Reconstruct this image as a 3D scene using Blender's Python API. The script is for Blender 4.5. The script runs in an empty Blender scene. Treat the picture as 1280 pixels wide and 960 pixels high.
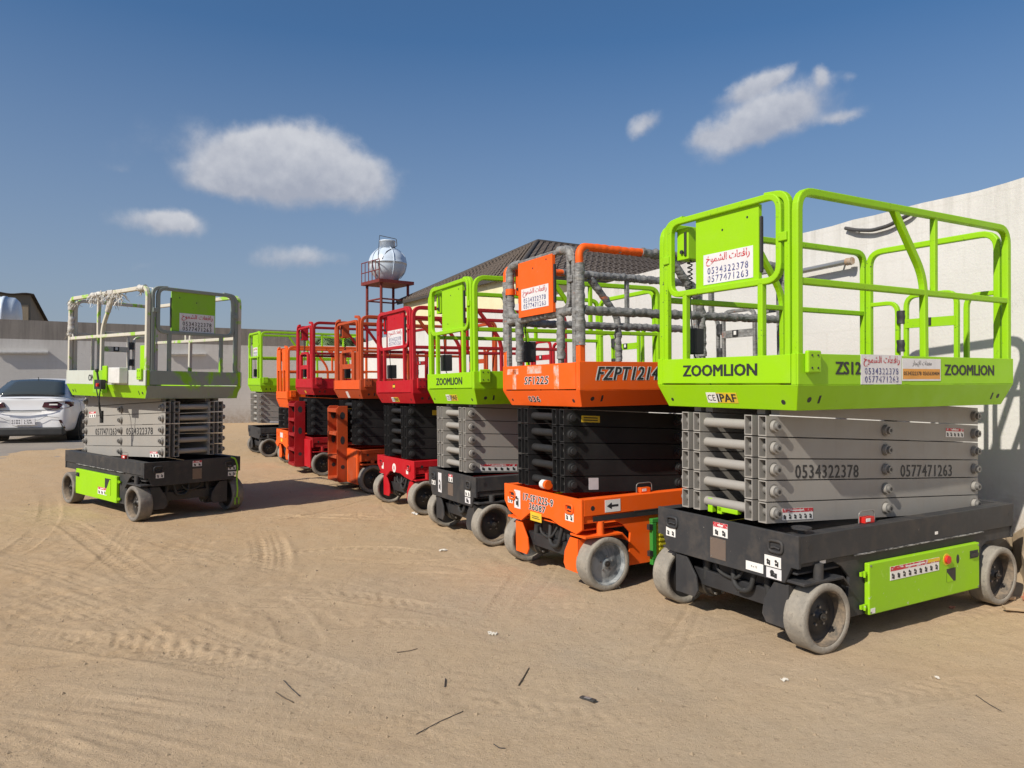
import bpy, bmesh, math, random
import numpy as np
from mathutils import Vector, Matrix, noise as mnoise
random.seed(7)
R = math.radians
PI = math.pi
SC = bpy.context.scene
COL = SC.collection

# ------------------------------------------------------------------ camera
cd = bpy.data.cameras.new("camera")
cam = bpy.data.objects.new("camera", cd); COL.objects.link(cam)
cd.sensor_width = 36.0; cd.lens = 36.0 * 926.4 / 1280.0
cd.clip_end = 2000; cd.clip_start = 0.05
cam.location = (0, 0, 1.493)
cam.rotation_euler = (PI / 2 + 0.0032, 0, 0)
SC.camera = cam

# ------------------------------------------------------------------ exposure, sun, sky
SC.view_settings.view_transform = 'Standard'
SC.view_settings.look = 'None'
SC.view_settings.exposure = 0.3
SC.view_settings.gamma = 1.0
SC.cycles.max_bounces = 6
SC.cycles.use_fast_gi = False

SUN_EL = R(40.0)
SUN_TRAVEL = Vector((0.70, 0.714, 0)).normalized()         # where the light goes, seen from above
sd = bpy.data.lights.new("sun", 'SUN'); sun = bpy.data.objects.new("sun", sd); COL.objects.link(sun)
sd.energy = 4.0; sd.angle = R(0.6); sd.color = (1.0, 0.93, 0.82)
dirv = Vector((SUN_TRAVEL.x * math.cos(SUN_EL), SUN_TRAVEL.y * math.cos(SUN_EL), -math.sin(SUN_EL)))
sun.rotation_euler = dirv.to_track_quat('-Z', 'Y').to_euler()
sun.location = (-20, -20, 25)

W = bpy.data.worlds.new("World"); SC.world = W; W.use_nodes = True
def build_world():
    nt = W.node_tree; N = nt.nodes; Lk = nt.links; N.clear()
    out = N.new('ShaderNodeOutputWorld'); bg = N.new('ShaderNodeBackground'); bg.inputs['Strength'].default_value = 0.084
    sky = N.new('ShaderNodeTexSky'); sky.sky_type = 'NISHITA'; sky.sun_disc = False
    sky.sun_elevation = SUN_EL
    sky.sun_rotation = math.atan2(-SUN_TRAVEL.x, -SUN_TRAVEL.y)
    sky.air_density = 1.0; sky.dust_density = 1.2; sky.ozone_density = 3.0; sky.altitude = 300
    tc = N.new('ShaderNodeTexCoord')
    def M(op, a, b=None, c=None):
        n = N.new('ShaderNodeMath'); n.operation = op
        for i, v in enumerate((a, b, c)):
            if v is None: continue
            if isinstance(v, (int, float)): n.inputs[i].default_value = v
            else: Lk.new(v, n.inputs[i])
        return n.outputs[0]
    def VM(op, a, b):
        n = N.new('ShaderNodeVectorMath'); n.operation = op
        for i, v in enumerate((a, b)):
            if isinstance(v, (tuple, Vector)): n.inputs[i].default_value = v
            else: Lk.new(v, n.inputs[i])
        return n.outputs
    D = tc.outputs['Generated']
    def tex(scale, detail, rough=0.55, vec=None):
        n = N.new('ShaderNodeTexNoise'); n.inputs['Scale'].default_value = scale; n.inputs['Detail'].default_value = detail
        n.inputs['Roughness'].default_value = rough; Lk.new(vec if vec is not None else D, n.inputs['Vector']); return n
    wn = tex(8.0, 9, .62)
    warp = VM('SCALE', VM('SUBTRACT', wn.outputs['Color'], (0.5, 0.5, 0.5))[0], (0, 0, 0))
    warp[0].node.inputs['Scale'].default_value = 0.055
    Dw = VM('ADD', D, warp[0])[0]
    # drifting clouds: azimuth, elevation of the centre, half width, half height (radians), tilt, density
    f = 926.4
    def dirn(px, py): return Vector(((px - 640) / f, 1.0, (483 - py) / f)).normalized()
    clouds = [(358, 210, 104, 40, -0.05, 1.0), (335, 184, 52, 28, 0.0, 1.0), (418, 212, 62, 32, -0.15, 1.0), (282, 216, 50, 23, 0.0, .8),
              (196, 279, 58, 18, 0.05, .75), (222, 271, 26, 13, 0.1, .8), (385, 323, 58, 18, 0.0, .62), (180, 338, 30, 10, 0.2, .3), (150, 208, 22, 7, 0, .22), (330,330,60,14,0,.2),
              (806, 155, 24, 13, 0.45, .8), (930, 165, 62, 26, 0.45, .85), (985, 145, 58, 24, 0.2, .85), (1052, 149, 26, 9, 0.15, .6), (935, 110, 36, 12, 0.35, .75),
              (968, 98, 20, 7, 0.5, .6), (1028, 95, 11, 11, 0, .7), (1065, 90, 14, 6, 0, .35), (880, 175, 25, 14, .4, .6),
              (-700, 200, 260, 70, 0, .8), (2100, 160, 300, 80, .2, .7)]
    acc = None; acct = None
    for (px, py, a, b, tilt, dens) in clouds:
        c = dirn(px, py); u = Vector((0, 0, 1)).cross(-c).normalized(); u = Vector((c.y, -c.x, 0)).normalized(); v = u.cross(c).normalized()
        if v.z < 0: v = -v
        u2 = u * math.cos(tilt) + v * math.sin(tilt); v2 = v * math.cos(tilt) - u * math.sin(tilt)
        k = c.y / f
        dx = M('MULTIPLY', M('SUBTRACT', VM('DOT_PRODUCT', Dw, u2)[1], c.dot(u2)), 1.0 / (a * k))
        dy = M('MULTIPLY', M('SUBTRACT', VM('DOT_PRODUCT', Dw, v2)[1], c.dot(v2)), 1.0 / (b * k))
        q = M('ADD', M('MULTIPLY', dx, dx), M('MULTIPLY', dy, dy))
        front = M('GREATER_THAN', VM('DOT_PRODUCT', D, tuple(c))[1], 0.2)
        e = M('MULTIPLY', M('MULTIPLY', M('POWER', 2.718, M('MULTIPLY', q, -0.9)), dens), front)
        acc = e if acc is None else M('ADD', acc, e)
        et = M('MULTIPLY', e, dy); acct = et if acct is None else M('ADD', acct, et)
    n2 = tex(12.0, 10, 0.56)
    up = VM('ADD', D, (0.0, 0.0, 0.014))[0]; n2u = tex(12.0, 10, 0.56, vec=up)
    dens = M('ADD', M('MULTIPLY', acc, 1.25), M('MULTIPLY', M('SUBTRACT', n2.outputs[0], 0.5), 1.7))
    mr = N.new('ShaderNodeMapRange'); mr.interpolation_type = 'SMOOTHSTEP'
    Lk.new(dens, mr.inputs['Value']); mr.inputs['From Min'].default_value = 0.26; mr.inputs['From Max'].default_value = 1.20
    mr.inputs['To Max'].default_value = 0.80
    mask = M('MULTIPLY', mr.outputs[0], M('MINIMUM', M('MULTIPLY', acc, 3.0), 1.0))
    n3 = tex(11.0, 3, .5)
    cr = N.new('ShaderNodeMixRGB'); cr.inputs[1].default_value = (4.1, 4.25, 4.85, 1); cr.inputs[2].default_value = (6.9, 6.9, 7.1, 1)
    mr2 = N.new('ShaderNodeMapRange'); Lk.new(n3.outputs[0], mr2.inputs['Value']); mr2.inputs['From Min'].default_value = .35; mr2.inputs['From Max'].default_value = .75
    top = M('DIVIDE', acct, M('MAXIMUM', acc, 0.02))
    lit = M('ADD', M('ADD', M('MULTIPLY', top, 0.42), 0.42), M('MULTIPLY', M('SUBTRACT', n2.outputs[0], n2u.outputs[0]), 2.6))
    cl = N.new('ShaderNodeClamp'); Lk.new(lit, cl.inputs[0]); Lk.new(cl.outputs[0], cr.inputs[0])
    # thin high haze evens the colour of the sky towards the horizon
    hs = N.new('ShaderNodeHueSaturation'); Lk.new(sky.outputs[0], hs.inputs['Color']); hs.inputs['Saturation'].default_value = SKY_SAT; hs.inputs['Value'].default_value = SKY_VAL
    sp = N.new('ShaderNodeSeparateXYZ'); Lk.new(D, sp.inputs[0])
    hz = N.new('ShaderNodeMapRange'); Lk.new(sp.outputs[2], hz.inputs['Value']); hz.inputs['From Min'].default_value = 0.42; hz.inputs['From Max'].default_value = 0.02; hz.inputs['To Min'].default_value = 0.05; hz.inputs['To Max'].default_value = 0.80
    hm = N.new('ShaderNodeMixRGB'); Lk.new(hz.outputs[0], hm.inputs[0]); Lk.new(hs.outputs[0], hm.inputs[1]); hm.inputs[2].default_value = (2.75, 3.15, 4.05, 1)
    mx = N.new('ShaderNodeMixRGB'); Lk.new(mask, mx.inputs[0]); Lk.new(hm.outputs[0], mx.inputs[1]); Lk.new(cr.outputs[0], mx.inputs[2])
    Lk.new(mx.outputs[0], bg.inputs['Color']); Lk.new(bg.outputs[0], out.inputs['Surface'])
SKY_SAT = 1.25; SKY_VAL = 1.0
build_world()

# ------------------------------------------------------------------ materials
MATS = {}
class NT:
    def __init__(s, name):
        s.m = bpy.data.materials.new(name); s.m.use_nodes = True; s.t = s.m.node_tree; s.N = s.t.nodes
        s.b = s.N['Principled BSDF']; s.tc = s.N.new('ShaderNodeTexCoord')
    def lk(s, a, b): s.t.links.new(a, b)
    def noise(s, scale, detail=4, rough=.55, obj=True, vec=None, dist=0):
        n = s.N.new('ShaderNodeTexNoise'); n.inputs['Scale'].default_value = scale; n.inputs['Detail'].default_value = detail
        n.inputs['Roughness'].default_value = rough; n.inputs['Distortion'].default_value = dist
        s.lk(vec if vec is not None else s.tc.outputs['Object'], n.inputs['Vector']); return n.outputs[0]
    def vor(s, scale, feat='F1', vec=None):
        n = s.N.new('ShaderNodeTexVoronoi'); n.feature = feat; n.inputs['Scale'].default_value = scale
        s.lk(vec if vec is not None else s.tc.outputs['Object'], n.inputs['Vector']); return n.outputs[0]
    def ramp(s, x, a, b, lo=0., hi=1.):
        n = s.N.new('ShaderNodeMapRange'); s.lk(x, n.inputs['Value']); n.inputs['From Min'].default_value = a; n.inputs['From Max'].default_value = b
        n.inputs['To Min'].default_value = lo; n.inputs['To Max'].default_value = hi; return n.outputs[0]
    def math(s, op, a, b=0.):
        n = s.N.new('ShaderNodeMath'); n.operation = op
        for i, v in enumerate((a, b)):
            if isinstance(v, (int, float)): n.inputs[i].default_value = v
            else: s.lk(v, n.inputs[i])
        return n.outputs[0]
    def mix(s, f, a, b, mode='MIX'):
        n = s.N.new('ShaderNodeMixRGB'); n.blend_type = mode
        for i, v in enumerate((f, a, b)):
            if isinstance(v, (int, float)): n.inputs[i].default_value = v
            elif isinstance(v, tuple): n.inputs[i].default_value = (*v, 1)
            else: s.lk(v, n.inputs[i])
        return n.outputs[0]
    def mapv(s, scale=(1, 1, 1), src='Object', rot=(0, 0, 0)):
        n = s.N.new('ShaderNodeMapping'); n.inputs['Scale'].default_value = scale; n.inputs['Rotation'].default_value = rot
        s.lk(s.tc.outputs[src], n.inputs['Vector']); return n.outputs[0]
    def bump(s, h, strength=.3, dist=.01):
        n = s.N.new('ShaderNodeBump'); n.inputs['Strength'].default_value = strength; n.inputs['Distance'].default_value = dist
        s.lk(h, n.inputs['Height'])
        s.lk(n.outputs[0], s.b.inputs['Normal']); return n.outputs[0]
    def set(s, col=None, rough=None, metal=None, spec=None):
        if col is not None:
            if isinstance(col, tuple): s.b.inputs['Base Color'].default_value = (*col, 1)
            else: s.lk(col, s.b.inputs['Base Color'])
        if rough is not None:
            if isinstance(rough, (int, float)): s.b.inputs['Roughness'].default_value = rough
            else: s.lk(rough, s.b.inputs['Roughness'])
        if metal is not None: s.b.inputs['Metallic'].default_value = metal
        if spec is not None: s.b.inputs['Specular IOR Level'].default_value = spec
        return s.m

DUST = (.34, .265, .19)
def paint(name, col, rough=.42, dust=.35, chips=.5, chipcol=(.06, .045, .035), fade=.12, big=None, bigcol=None, bigamt=.5):
    """sprayed steel: colour drift, settled dust film, small chips and scuffs"""
    if name in MATS: return MATS[name]
    t = NT(name)
    n1 = t.noise(2.3, 5, .6); c = t.mix(t.ramp(n1, .3, .75, 0, 1), col, tuple(min(1, v * (1 - fade) + fade * .15) for v in col))
    if big is not None:
        nb = t.noise(big, 6, .65, dist=.4)
        c = t.mix(t.ramp(nb, bigamt - .03, bigamt + .03), c, bigcol)
    n2 = t.noise(5.5, 8, .68)
    c = t.mix(t.ramp(n2, .48, .85, 0, dust), c, DUST)
    # runs of grime
    n4 = t.noise(1.0, 6, .6, vec=t.mapv((9, 9, 1.3)))
    c = t.mix(t.ramp(n4, .56, .8, 0, dust * .7), c, tuple(v * .45 for v in DUST))
    n3 = t.noise(34, 7, .7); n5 = t.noise(3.1, 3)
    ch = t.math('MULTIPLY', t.ramp(n3, .70 - .07 * chips, .73 - .07 * chips), t.ramp(n5, .42, .62))
    c = t.mix(ch, c, chipcol)
    t.bump(t.math('ADD', t.math('MULTIPLY', n2, .6), t.math('MULTIPLY', n3, .25)), .12, .004)
    MATS[name] = t.set(c, t.ramp(n2, .35, .8, rough, min(.9, rough + .35)), spec=.3)
    return MATS[name]
def flat(name, col, rough=.6, metal=0, var=.12, scale=8, spec=None, bump=.1):
    if name in MATS: return MATS[name]
    t = NT(name); n = t.noise(scale, 6, .65)
    c = t.mix(t.ramp(n, .3, .75), col, tuple(v * (1 - var * 2) + var * .12 for v in col))
    t.bump(n, bump, .004)
    MATS[name] = t.set(c, t.ramp(n, .3, .8, rough - .08, min(1, rough + .12)), metal, spec)
    return MATS[name]
LIME = (.290, .585, .001)
def lib():
    paint('lime paint', LIME, .40, .07, .45, fade=.04)
    paint('lime door paint', (.285, .57, .002), .45, .12, 1.0, chipcol=(.5, .52, .45), big=6, bigcol=(.36, .60, .08), bigamt=.66)
    paint('lime rail paint', (.28, .57, .001), .42, .10, 1.25, chipcol=(.07, .08, .04), fade=.05)
    paint('orange rail paint', (.82, .11, .006), .45, .15, 1.3, chipcol=(.2, .19, .17))
    paint('red rail paint', (.44, .004, .012), .45, .12, 1.2, chipcol=(.16, .05, .05))
    paint('lime paint worn', (.25, .53, .018), .42, .3, .6)
    paint('white over lime paint', (.25, .54, .018), .5, .25, .5, big=2.1, bigcol=(.50, .53, .48), bigamt=.37)
    paint('grey over lime paint', (.22, .48, .018), .55, .3, .5, big=1.6, bigcol=(.24, .275, .25), bigamt=.40)
    paint('cream flaking paint', (.30, .55, .05), .6, .25, .6, big=4.5, bigcol=(.55, .52, .44), bigamt=.42)
    paint('orange paint', (.86, .115, .006), .42, .08, .5, fade=.05, chipcol=(.35, .33, .3))
    paint('burnt orange paint', (.46, .062, .009), .5, .16, .7, fade=.08)
    paint('red paint', (.46, .004, .012), .42, .08, .4, fade=.05)
    paint('dark red paint', (.30, .003, .007), .45, .10, .5, fade=.05)
    paint('light orange paint', (.74, .095, .010), .45, .12, .5, fade=.06)
    paint('grey arm paint', (.31, .295, .27), .5, .3, .25)
    paint('black arm paint', (.011, .011, .012), .5, .04, .4, chipcol=(.2, .19, .17))
    paint('dark arm paint', (.06, .06, .062), .45, .2, .4)
    paint('charcoal chassis paint', (.030, .031, .034), .48, .20, .6, chipcol=(.3, .28, .25))
    flat('dark steel', (.022, .022, .024), .55); flat('black rubber', (.02, .02, .02), .7)
    flat('greasy steel', (.05, .045, .04), .45, .3, .2, 20)
    t = NT('scraped ledge'); n = t.noise(1, 8, .75, vec=t.mapv((14, 14, 60))); MATS['scraped ledge'] = t.set(t.mix(t.ramp(n, .46, .54), (.05, .05, .052), (.34, .34, .33)), .5)
    t = NT('stencil black'); MATS['stencil black'] = t.set((.022, .022, .024), .6); t.lk(t.math('MAXIMUM', t.ramp(t.noise(60, 6, .7), .66, .60, 0, 1), t.ramp(t.noise(4, 3), .45, .6)), t.b.inputs['Alpha'])
    flat('zinc steel', (.42, .42, .41), .38, .6); flat('arm pin steel', (.27, .26, .245), .42, .35, .2)
    flat('grease ring', (.17, .155, .135), .5)
    flat('black pin', (.03, .03, .031), .5, .2)
    flat('ink black', (.02, .02, .022), .6); flat('ink white', (.78, .77, .74), .55, var=.06)
    flat('ink blue', (.03, .045, .2), .6); flat('ink red', (.5, .02, .03), .55); flat('ink yellow', (.75, .52, .03), .55)
    flat('ink orange', (.75, .34, .05), .55); flat('plate bronze', (.20, .15, .12), .5, .3)
    flat('sign white', (.72, .71, .72), .45, var=.08, scale=14); flat('yellow panel', (.50, .46, .02), .5, var=.2)
    flat('green frame', (.03, .26, .03), .5); flat('stop red', (.65, .02, .015), .35)
    flat('light plastic', (.7, .69, .66), .5, var=.15)
    for nm, cc in (('ink blue', (.03, .045, .2)), ('ink red', (.5, .02, .03))):
        t = NT(nm + ' weathered'); MATS[nm] = t.set(t.mix(t.ramp(t.noise(55, 6, .7), .50, .60), cc, (.62, .58, .60)), .6)
    # tyres: pale non-marking rubber, chunked and dusty
    t = NT('pale tyre rubber'); n = t.noise(9, 8, .7); v = t.vor(26); n2 = t.noise(45, 6, .7)
    c = t.mix(t.ramp(n, .3, .7), (.20, .185, .16), (.34, .305, .25)); c = t.mix(t.ramp(n2, .58, .66, 0, .5), c, (.10, .09, .075))
    t.bump(t.math('ADD', t.math('MULTIPLY', n, 1.), t.math('MULTIPLY', n2, .4)), .7, .012); MATS['pale tyre rubber'] = t.set(c, .85)
    t = NT('dark tyre rubber'); n = t.noise(9, 8, .7); n2 = t.noise(45, 6, .7)
    c = t.mix(t.ramp(n, .3, .7), (.12, .112, .10), (.24, .215, .185)); t.bump(t.math('ADD', n, t.math('MULTIPLY', n2, .4)), .7, .012)
    MATS['dark tyre rubber'] = t.set(c, .85)
    t = NT('rusty rim'); n = t.noise(12, 8, .7); c = t.mix(t.ramp(n, .4, .6), (.34, .20, .10), (.42, .34, .26)); t.bump(n, .4, .005)
    MATS['rusty rim'] = t.set(c, .75)
    t = NT('dusty rim'); n = t.noise(9, 8, .7); c = t.mix(t.ramp(n, .42, .70), (.075, .067, .056), (.33, .25, .17)); t.bump(n, .4, .005); MATS['dusty rim'] = t.set(c, .8)
    t = NT('chalky rim'); n = t.noise(7, 8, .7, dist=.6); c = t.mix(t.ramp(n, .42, .58), (.13, .15, .165), (.36, .37, .365)); t.bump(n, .3, .005)
    MATS['chalky rim'] = t.set(c, .7)
    t = NT('tape wrap'); n = t.noise(16, 8, .7); r = t.noise(1, 2, .5, vec=t.mapv((14, 14, 60)))
    c = t.mix(t.ramp(n, .35, .65), (.12, .12, .12), (.27, .27, .26)); c = t.mix(t.ramp(t.noise(24, 8, .75), .56, .66, 0, .55), c, (.40, .37, .33)); c = t.mix(t.ramp(t.noise(5, 7, .7, dist=.5), .63, .66, 0, .8), c, (.40, .10, .03))
    t.bump(t.math('ADD', n, r), .8, .01); MATS['tape wrap'] = t.set(c, .55)
    t = NT('frayed wrap'); n = t.noise(16, 8, .7); c = t.mix(t.ramp(n, .4, .62), (.45, .42, .36), (.2, .19, .16)); t.bump(n, .8, .01); MATS['frayed wrap'] = t.set(c, .7)
lib()
def mt(n): return MATS[n]

# ------------------------------------------------------------------ mesh helpers
_c, _d = .92, .62
SECT = [(_c, -_d), (_c, _d), (.86, .79), (.79, .86), (_d, _c), (-_d, _c), (-.79, .86), (-.86, .79), (-_c, _d), (-_c, -_d), (-.82, -.82), (.82, -.82)]
SECT = [(_c, -_d), (_c, _d), (.83, .83), (_d, _c), (-_d, _c), (-.83, .83), (-_c, _d), (-_c, -_d), (-.83, -.83), (-_d, -_c), (_d, -_c), (.83, -.83)]
class MB:
    def __init__(s): s.v = []; s.f = []; s.mi = []; s.sm = []; s.mats = []; s.cur = 0
    def mat(s, m):
        m = mt(m) if isinstance(m, str) else m
        if m not in s.mats: s.mats.append(m)
        s.cur = s.mats.index(m); return s
    def add(s, vs, fs, smooth=False):
        o = len(s.v); s.v += [tuple(v) for v in vs]
        for f in fs: s.f.append(tuple(i + o for i in f)); s.mi.append(s.cur); s.sm.append(smooth)
        return s
    def box(s, x0, x1, y0, y1, z0, z1, M=None):
        x0, x1 = min(x0, x1), max(x0, x1); y0, y1 = min(y0, y1), max(y0, y1); z0, z1 = min(z0, z1), max(z0, z1)
        vs = [(x0, y0, z0), (x1, y0, z0), (x1, y1, z0), (x0, y1, z0), (x0, y0, z1), (x1, y0, z1), (x1, y1, z1), (x0, y1, z1)]
        if M is not None: vs = [tuple(M @ Vector(v)) for v in vs]
        return s.add(vs, [(0, 3, 2, 1), (4, 5, 6, 7), (0, 1, 5, 4), (1, 2, 6, 5), (2, 3, 7, 6), (3, 0, 4, 7)])
    def hexa(s, bot, top):
        return s.add(list(bot) + list(top), [(0, 3, 2, 1), (4, 5, 6, 7), (0, 1, 5, 4), (1, 2, 6, 5), (2, 3, 7, 6), (3, 0, 4, 7)])
    def prism(s, poly, axis, a, b):
        """poly: 2D points, extruded along axis between a and b. axis 0: poly=(y,z); 1: (x,z); 2: (x,y)"""
        area = sum(poly[i][0] * poly[(i + 1) % len(poly)][1] - poly[(i + 1) % len(poly)][0] * poly[i][1] for i in range(len(poly)))
        if area < 0: poly = poly[::-1]
        def P(p, t): return (t, p[0], p[1]) if axis == 0 else ((p[0], t, p[1]) if axis == 1 else (p[0], p[1], t))
        n = len(poly); lo, hi = (a, b) if axis != 1 else (b, a)
        if axis != 1 and a > b: lo, hi = b, a
        if axis == 1 and b < a: lo, hi = a, b
        vs = [P(p, lo) for p in poly] + [P(p, hi) for p in poly]
        fs = [tuple(range(n - 1, -1, -1)), tuple(range(n, 2 * n))] + [(i, (i + 1) % n, n + (i + 1) % n, n + i) for i in range(n)]
        return s.add(vs, fs)
    def cyl(s, a, b, r, n=12, r2=None, caps=True, smooth=True):
        a = Vector(a); b = Vector(b); r2 = r if r2 is None else r2; d = (b - a).normalized()
        u = d.orthogonal().normalized(); w = d.cross(u)
        vs = []
        for (c, rr) in ((a, r), (b, r2)):
            for i in range(n):
                t = 2 * PI * i / n; vs.append(c + (u * math.cos(t) + w * math.sin(t)) * rr)
        s.add(vs, [(i, (i + 1) % n, n + (i + 1) % n, n + i) for i in range(n)], smooth)
        if caps:
            s.add(vs[:n], [tuple(range(n - 1, -1, -1))]); s.add(vs[n:], [tuple(range(n))])
        return s
    def lathe(s, prof, origin, axis, n=24, smooth=True, wob=0, chip=0):
        """prof: (r, t) along axis"""
        o = Vector(origin); d = Vector(axis).normalized(); u = d.orthogonal().normalized(); w = d.cross(u); vs = []
        for (r, t) in prof:
            for i in range(n):
                a = 2 * PI * i / n; k = 1 + (wob * mnoise.noise(Vector((math.cos(a) * 2.2, math.sin(a) * 2.2, t * 9))) if wob else 0)
                if chip:
                    cc = mnoise.noise(Vector((math.cos(a) * 4.5, math.sin(a) * 4.5, t * 14 + 5))); k -= .05 * chip * max(0, cc - .25)
                vs.append(o + d * t + (u * math.cos(a) + w * math.sin(a)) * r * k)
        fs = []
        for j in range(len(prof) - 1):
            for i in range(n):
                fs.append((j * n + i, j * n + (i + 1) % n, (j + 1) * n + (i + 1) % n, (j + 1) * n + i))
        return s.add(vs, fs, smooth)
    def tube(s, pts, r=.022, n=10, fil=.0, fn=5, closed=False, sq=1.0, lump=0, cap=True):
        if sq < 1 and not lump: n = 12
        P = [Vector(p) for p in pts]
        if fil > 0:
            Q = []; m = len(P)
            for i in range(m):
                if not closed and i in (0, m - 1): Q.append(P[i]); continue
                a = P[i - 1]; b = P[i]; c = P[(i + 1) % m]; da = (a - b); dc = (c - b)
                k = min(fil, da.length * .49, dc.length * .49)
                p0 = b + da.normalized() * k; p1 = b + dc.normalized() * k
                for j in range(fn + 1):
                    t = j / fn; Q.append(p0 * (1 - t) ** 2 + b * 2 * t * (1 - t) + p1 * t * t)
            P = Q
        if lump:
            Q = []
            for i in range(len(P) - (0 if closed else 1)):
                a = P[i]; b = P[(i + 1) % len(P)]; k = max(1, int((b - a).length / .014))
                for j in range(k): Q.append(a.lerp(b, j / k))
            if not closed: Q.append(P[-1])
            P = Q
        m = len(P); T = []
        for i in range(m):
            if closed: T.append((P[(i + 1) % m] - P[i - 1]).normalized())
            else: T.append((P[min(i + 1, m - 1)] - P[max(i - 1, 0)]).normalized())
        u = T[0].orthogonal().normalized()
        ref = Vector((0, 0, 1)) if abs(T[0].z) < .9 else Vector((0, 1, 0))
        u = (ref - T[0] * ref.dot(T[0])).normalized()
        vs = []
        for i in range(m):
            u = (u - T[i] * u.dot(T[i])).normalized(); w = T[i].cross(u)
            for j in range(n):
                a = 2 * PI * j / n + PI / n; ca, sa = math.cos(a), math.sin(a)
                if sq < 1 and not lump: ca, sa = SECT[j]
                rr = r
                p = P[i] + (u * ca + w * sa) * rr
                if lump: p += (u * ca + w * sa) * (lump * (mnoise.noise(p * 22) + .5 * mnoise.noise(p * 60)) + min(lump, .006) * .35 * math.sin(i * 1.45 + 2 * PI * j / n))
                vs.append(p)
        fs = []
        for i in range(m - (0 if closed else 1)):
            i2 = (i + 1) % m
            for j in range(n): fs.append((i * n + j, i * n + (j + 1) % n, i2 * n + (j + 1) % n, i2 * n + j))
        s.add(vs, fs, True if not (sq < 1 and not lump) else 'flat')
        if cap and not closed:
            s.add(vs[:n], [tuple(range(n - 1, -1, -1))]); s.add(vs[-n:], [tuple(range(n))])
        return s
    def mesh(s, name, sgn=1, bevel=0):
        me = bpy.data.meshes.new(name)
        vs = s.v; fs = s.f
        if sgn < 0: vs = [(v[0], -v[1], v[2]) for v in vs]; fs = [f[::-1] for f in fs]
        me.from_pydata(vs, [], fs)
        for m in s.mats: me.materials.append(m)
        me.polygons.foreach_set('material_index', s.mi); me.polygons.foreach_set('use_smooth', [q is True for q in s.sm])
        me.update(); return me

def link(name, me, parent=None):
    o = bpy.data.objects.new(name, me); COL.objects.link(o)
    if parent is not None: o.parent = parent
    return o
def tag(o, label=None, cat=None, group=None, kind=None):
    if label: o['label'] = label
    if cat: o['category'] = cat
    if group: o['group'] = group
    if kind: o['kind'] = kind
    return o
def empty(name, loc=(0, 0, 0), rz=0):
    o = bpy.data.objects.new(name, None); COL.objects.link(o); o.location = loc; o.rotation_euler = (0, 0, rz)
    o.empty_display_size = .3; return o
def bev(o, w=.004, seg=2):
    m = o.modifiers.new('bevel', 'BEVEL'); m.width = w; m.segments = seg; m.limit_method = 'ANGLE'; m.angle_limit = R(40)
    m.harden_normals = False; return o

_txt = {}
def text_tris(body, bold=0.0, space=1.0, shear=0.0):
    key = (body, bold, space, shear)
    if key in _txt: return _txt[key]
    c = bpy.data.curves.new('tmp_text', 'FONT'); c.body = body; c.size = 1.0; c.offset = bold; c.space_character = space; c.resolution_u = 2
    c.fill_mode = 'FRONT'; c.shear = shear
    o = bpy.data.objects.new('tmp_text', c); COL.objects.link(o)
    dg = bpy.context.evaluated_depsgraph_get(); dg.update()
    me = bpy.data.meshes.new_from_object(o.evaluated_get(dg))
    vs = [tuple(v.co) for v in me.vertices]; fs = [tuple(p.vertices) for p in me.polygons]
    bpy.data.objects.remove(o); bpy.data.curves.remove(c); bpy.data.meshes.remove(me)
    xs = [v[0] for v in vs]; ys = [v[1] for v in vs]
    x0, x1, y0, y1 = min(xs), max(xs), min(ys), max(ys)
    vs = [((v[0] - x0) / (x1 - x0), (v[1] - y0) / (y1 - y0)) for v in vs]
    _txt[key] = (vs, fs); return _txt[key]
class Face:
    """a flat face of a thing: origin, right and up vectors (as a viewer sees it) for printing marks on it"""
    def __init__(s, origin, right, up, sg=1): s.o = Vector(origin); s.r = Vector(right).normalized(); s.u = Vector(up).normalized(); s.n = s.r.cross(s.u) * sg
    def P(s, a, b, d=0): return s.o + s.r * a + s.u * b + s.n * d
    def text(s, mb, body, a, b, w, h, d=.0015, bold=.02, space=1.0, shear=0):
        vs, fs = text_tris(body, 0.0, space, shear)
        e = bold * h * .95
        for k, (du, dv) in enumerate(((0, 0), (-e, -e * .4), (e, e * .4), (-e, e * .4), (e, -e * .4)) if bold > .012 else ((0, 0),)):
            mb.add([s.P(a + v[0] * w + du, b + v[1] * h + dv, d + k * .00008) for v in vs], fs)
    def rect(s, mb, a, b, w, h, d=.001):
        mb.add([s.P(a, b, d), s.P(a + w, b, d), s.P(a + w, b + h, d), s.P(a, b + h, d)], [(0, 1, 2, 3)])
    def slab(s, mb, a, b, w, h, d0=-.001, d1=.002):
        lo = [s.P(a, b, d0), s.P(a + w, b, d0), s.P(a + w, b + h, d0), s.P(a, b + h, d0)]
        hi = [s.P(a, b, d1), s.P(a + w, b, d1), s.P(a + w, b + h, d1), s.P(a, b + h, d1)]
        mb.hexa(lo, hi)
    def disc(s, mb, a, b, r, d0, d1, n=14, r2=None, sx=1):
        c0 = s.P(a, b, d0); c1 = s.P(a, b, d1)
        vs = [c0 + (s.r * math.cos(2 * PI * i / n) * sx + s.u * math.sin(2 * PI * i / n)) * r for i in range(n)] + \
             [c1 + (s.r * math.cos(2 * PI * i / n) * sx + s.u * math.sin(2 * PI * i / n)) * (r2 or r) for i in range(n)]
        mb.add(vs, [tuple(range(n, 2 * n))] + [(i, (i + 1) % n, n + (i + 1) % n, n + i) for i in range(n)])

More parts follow.
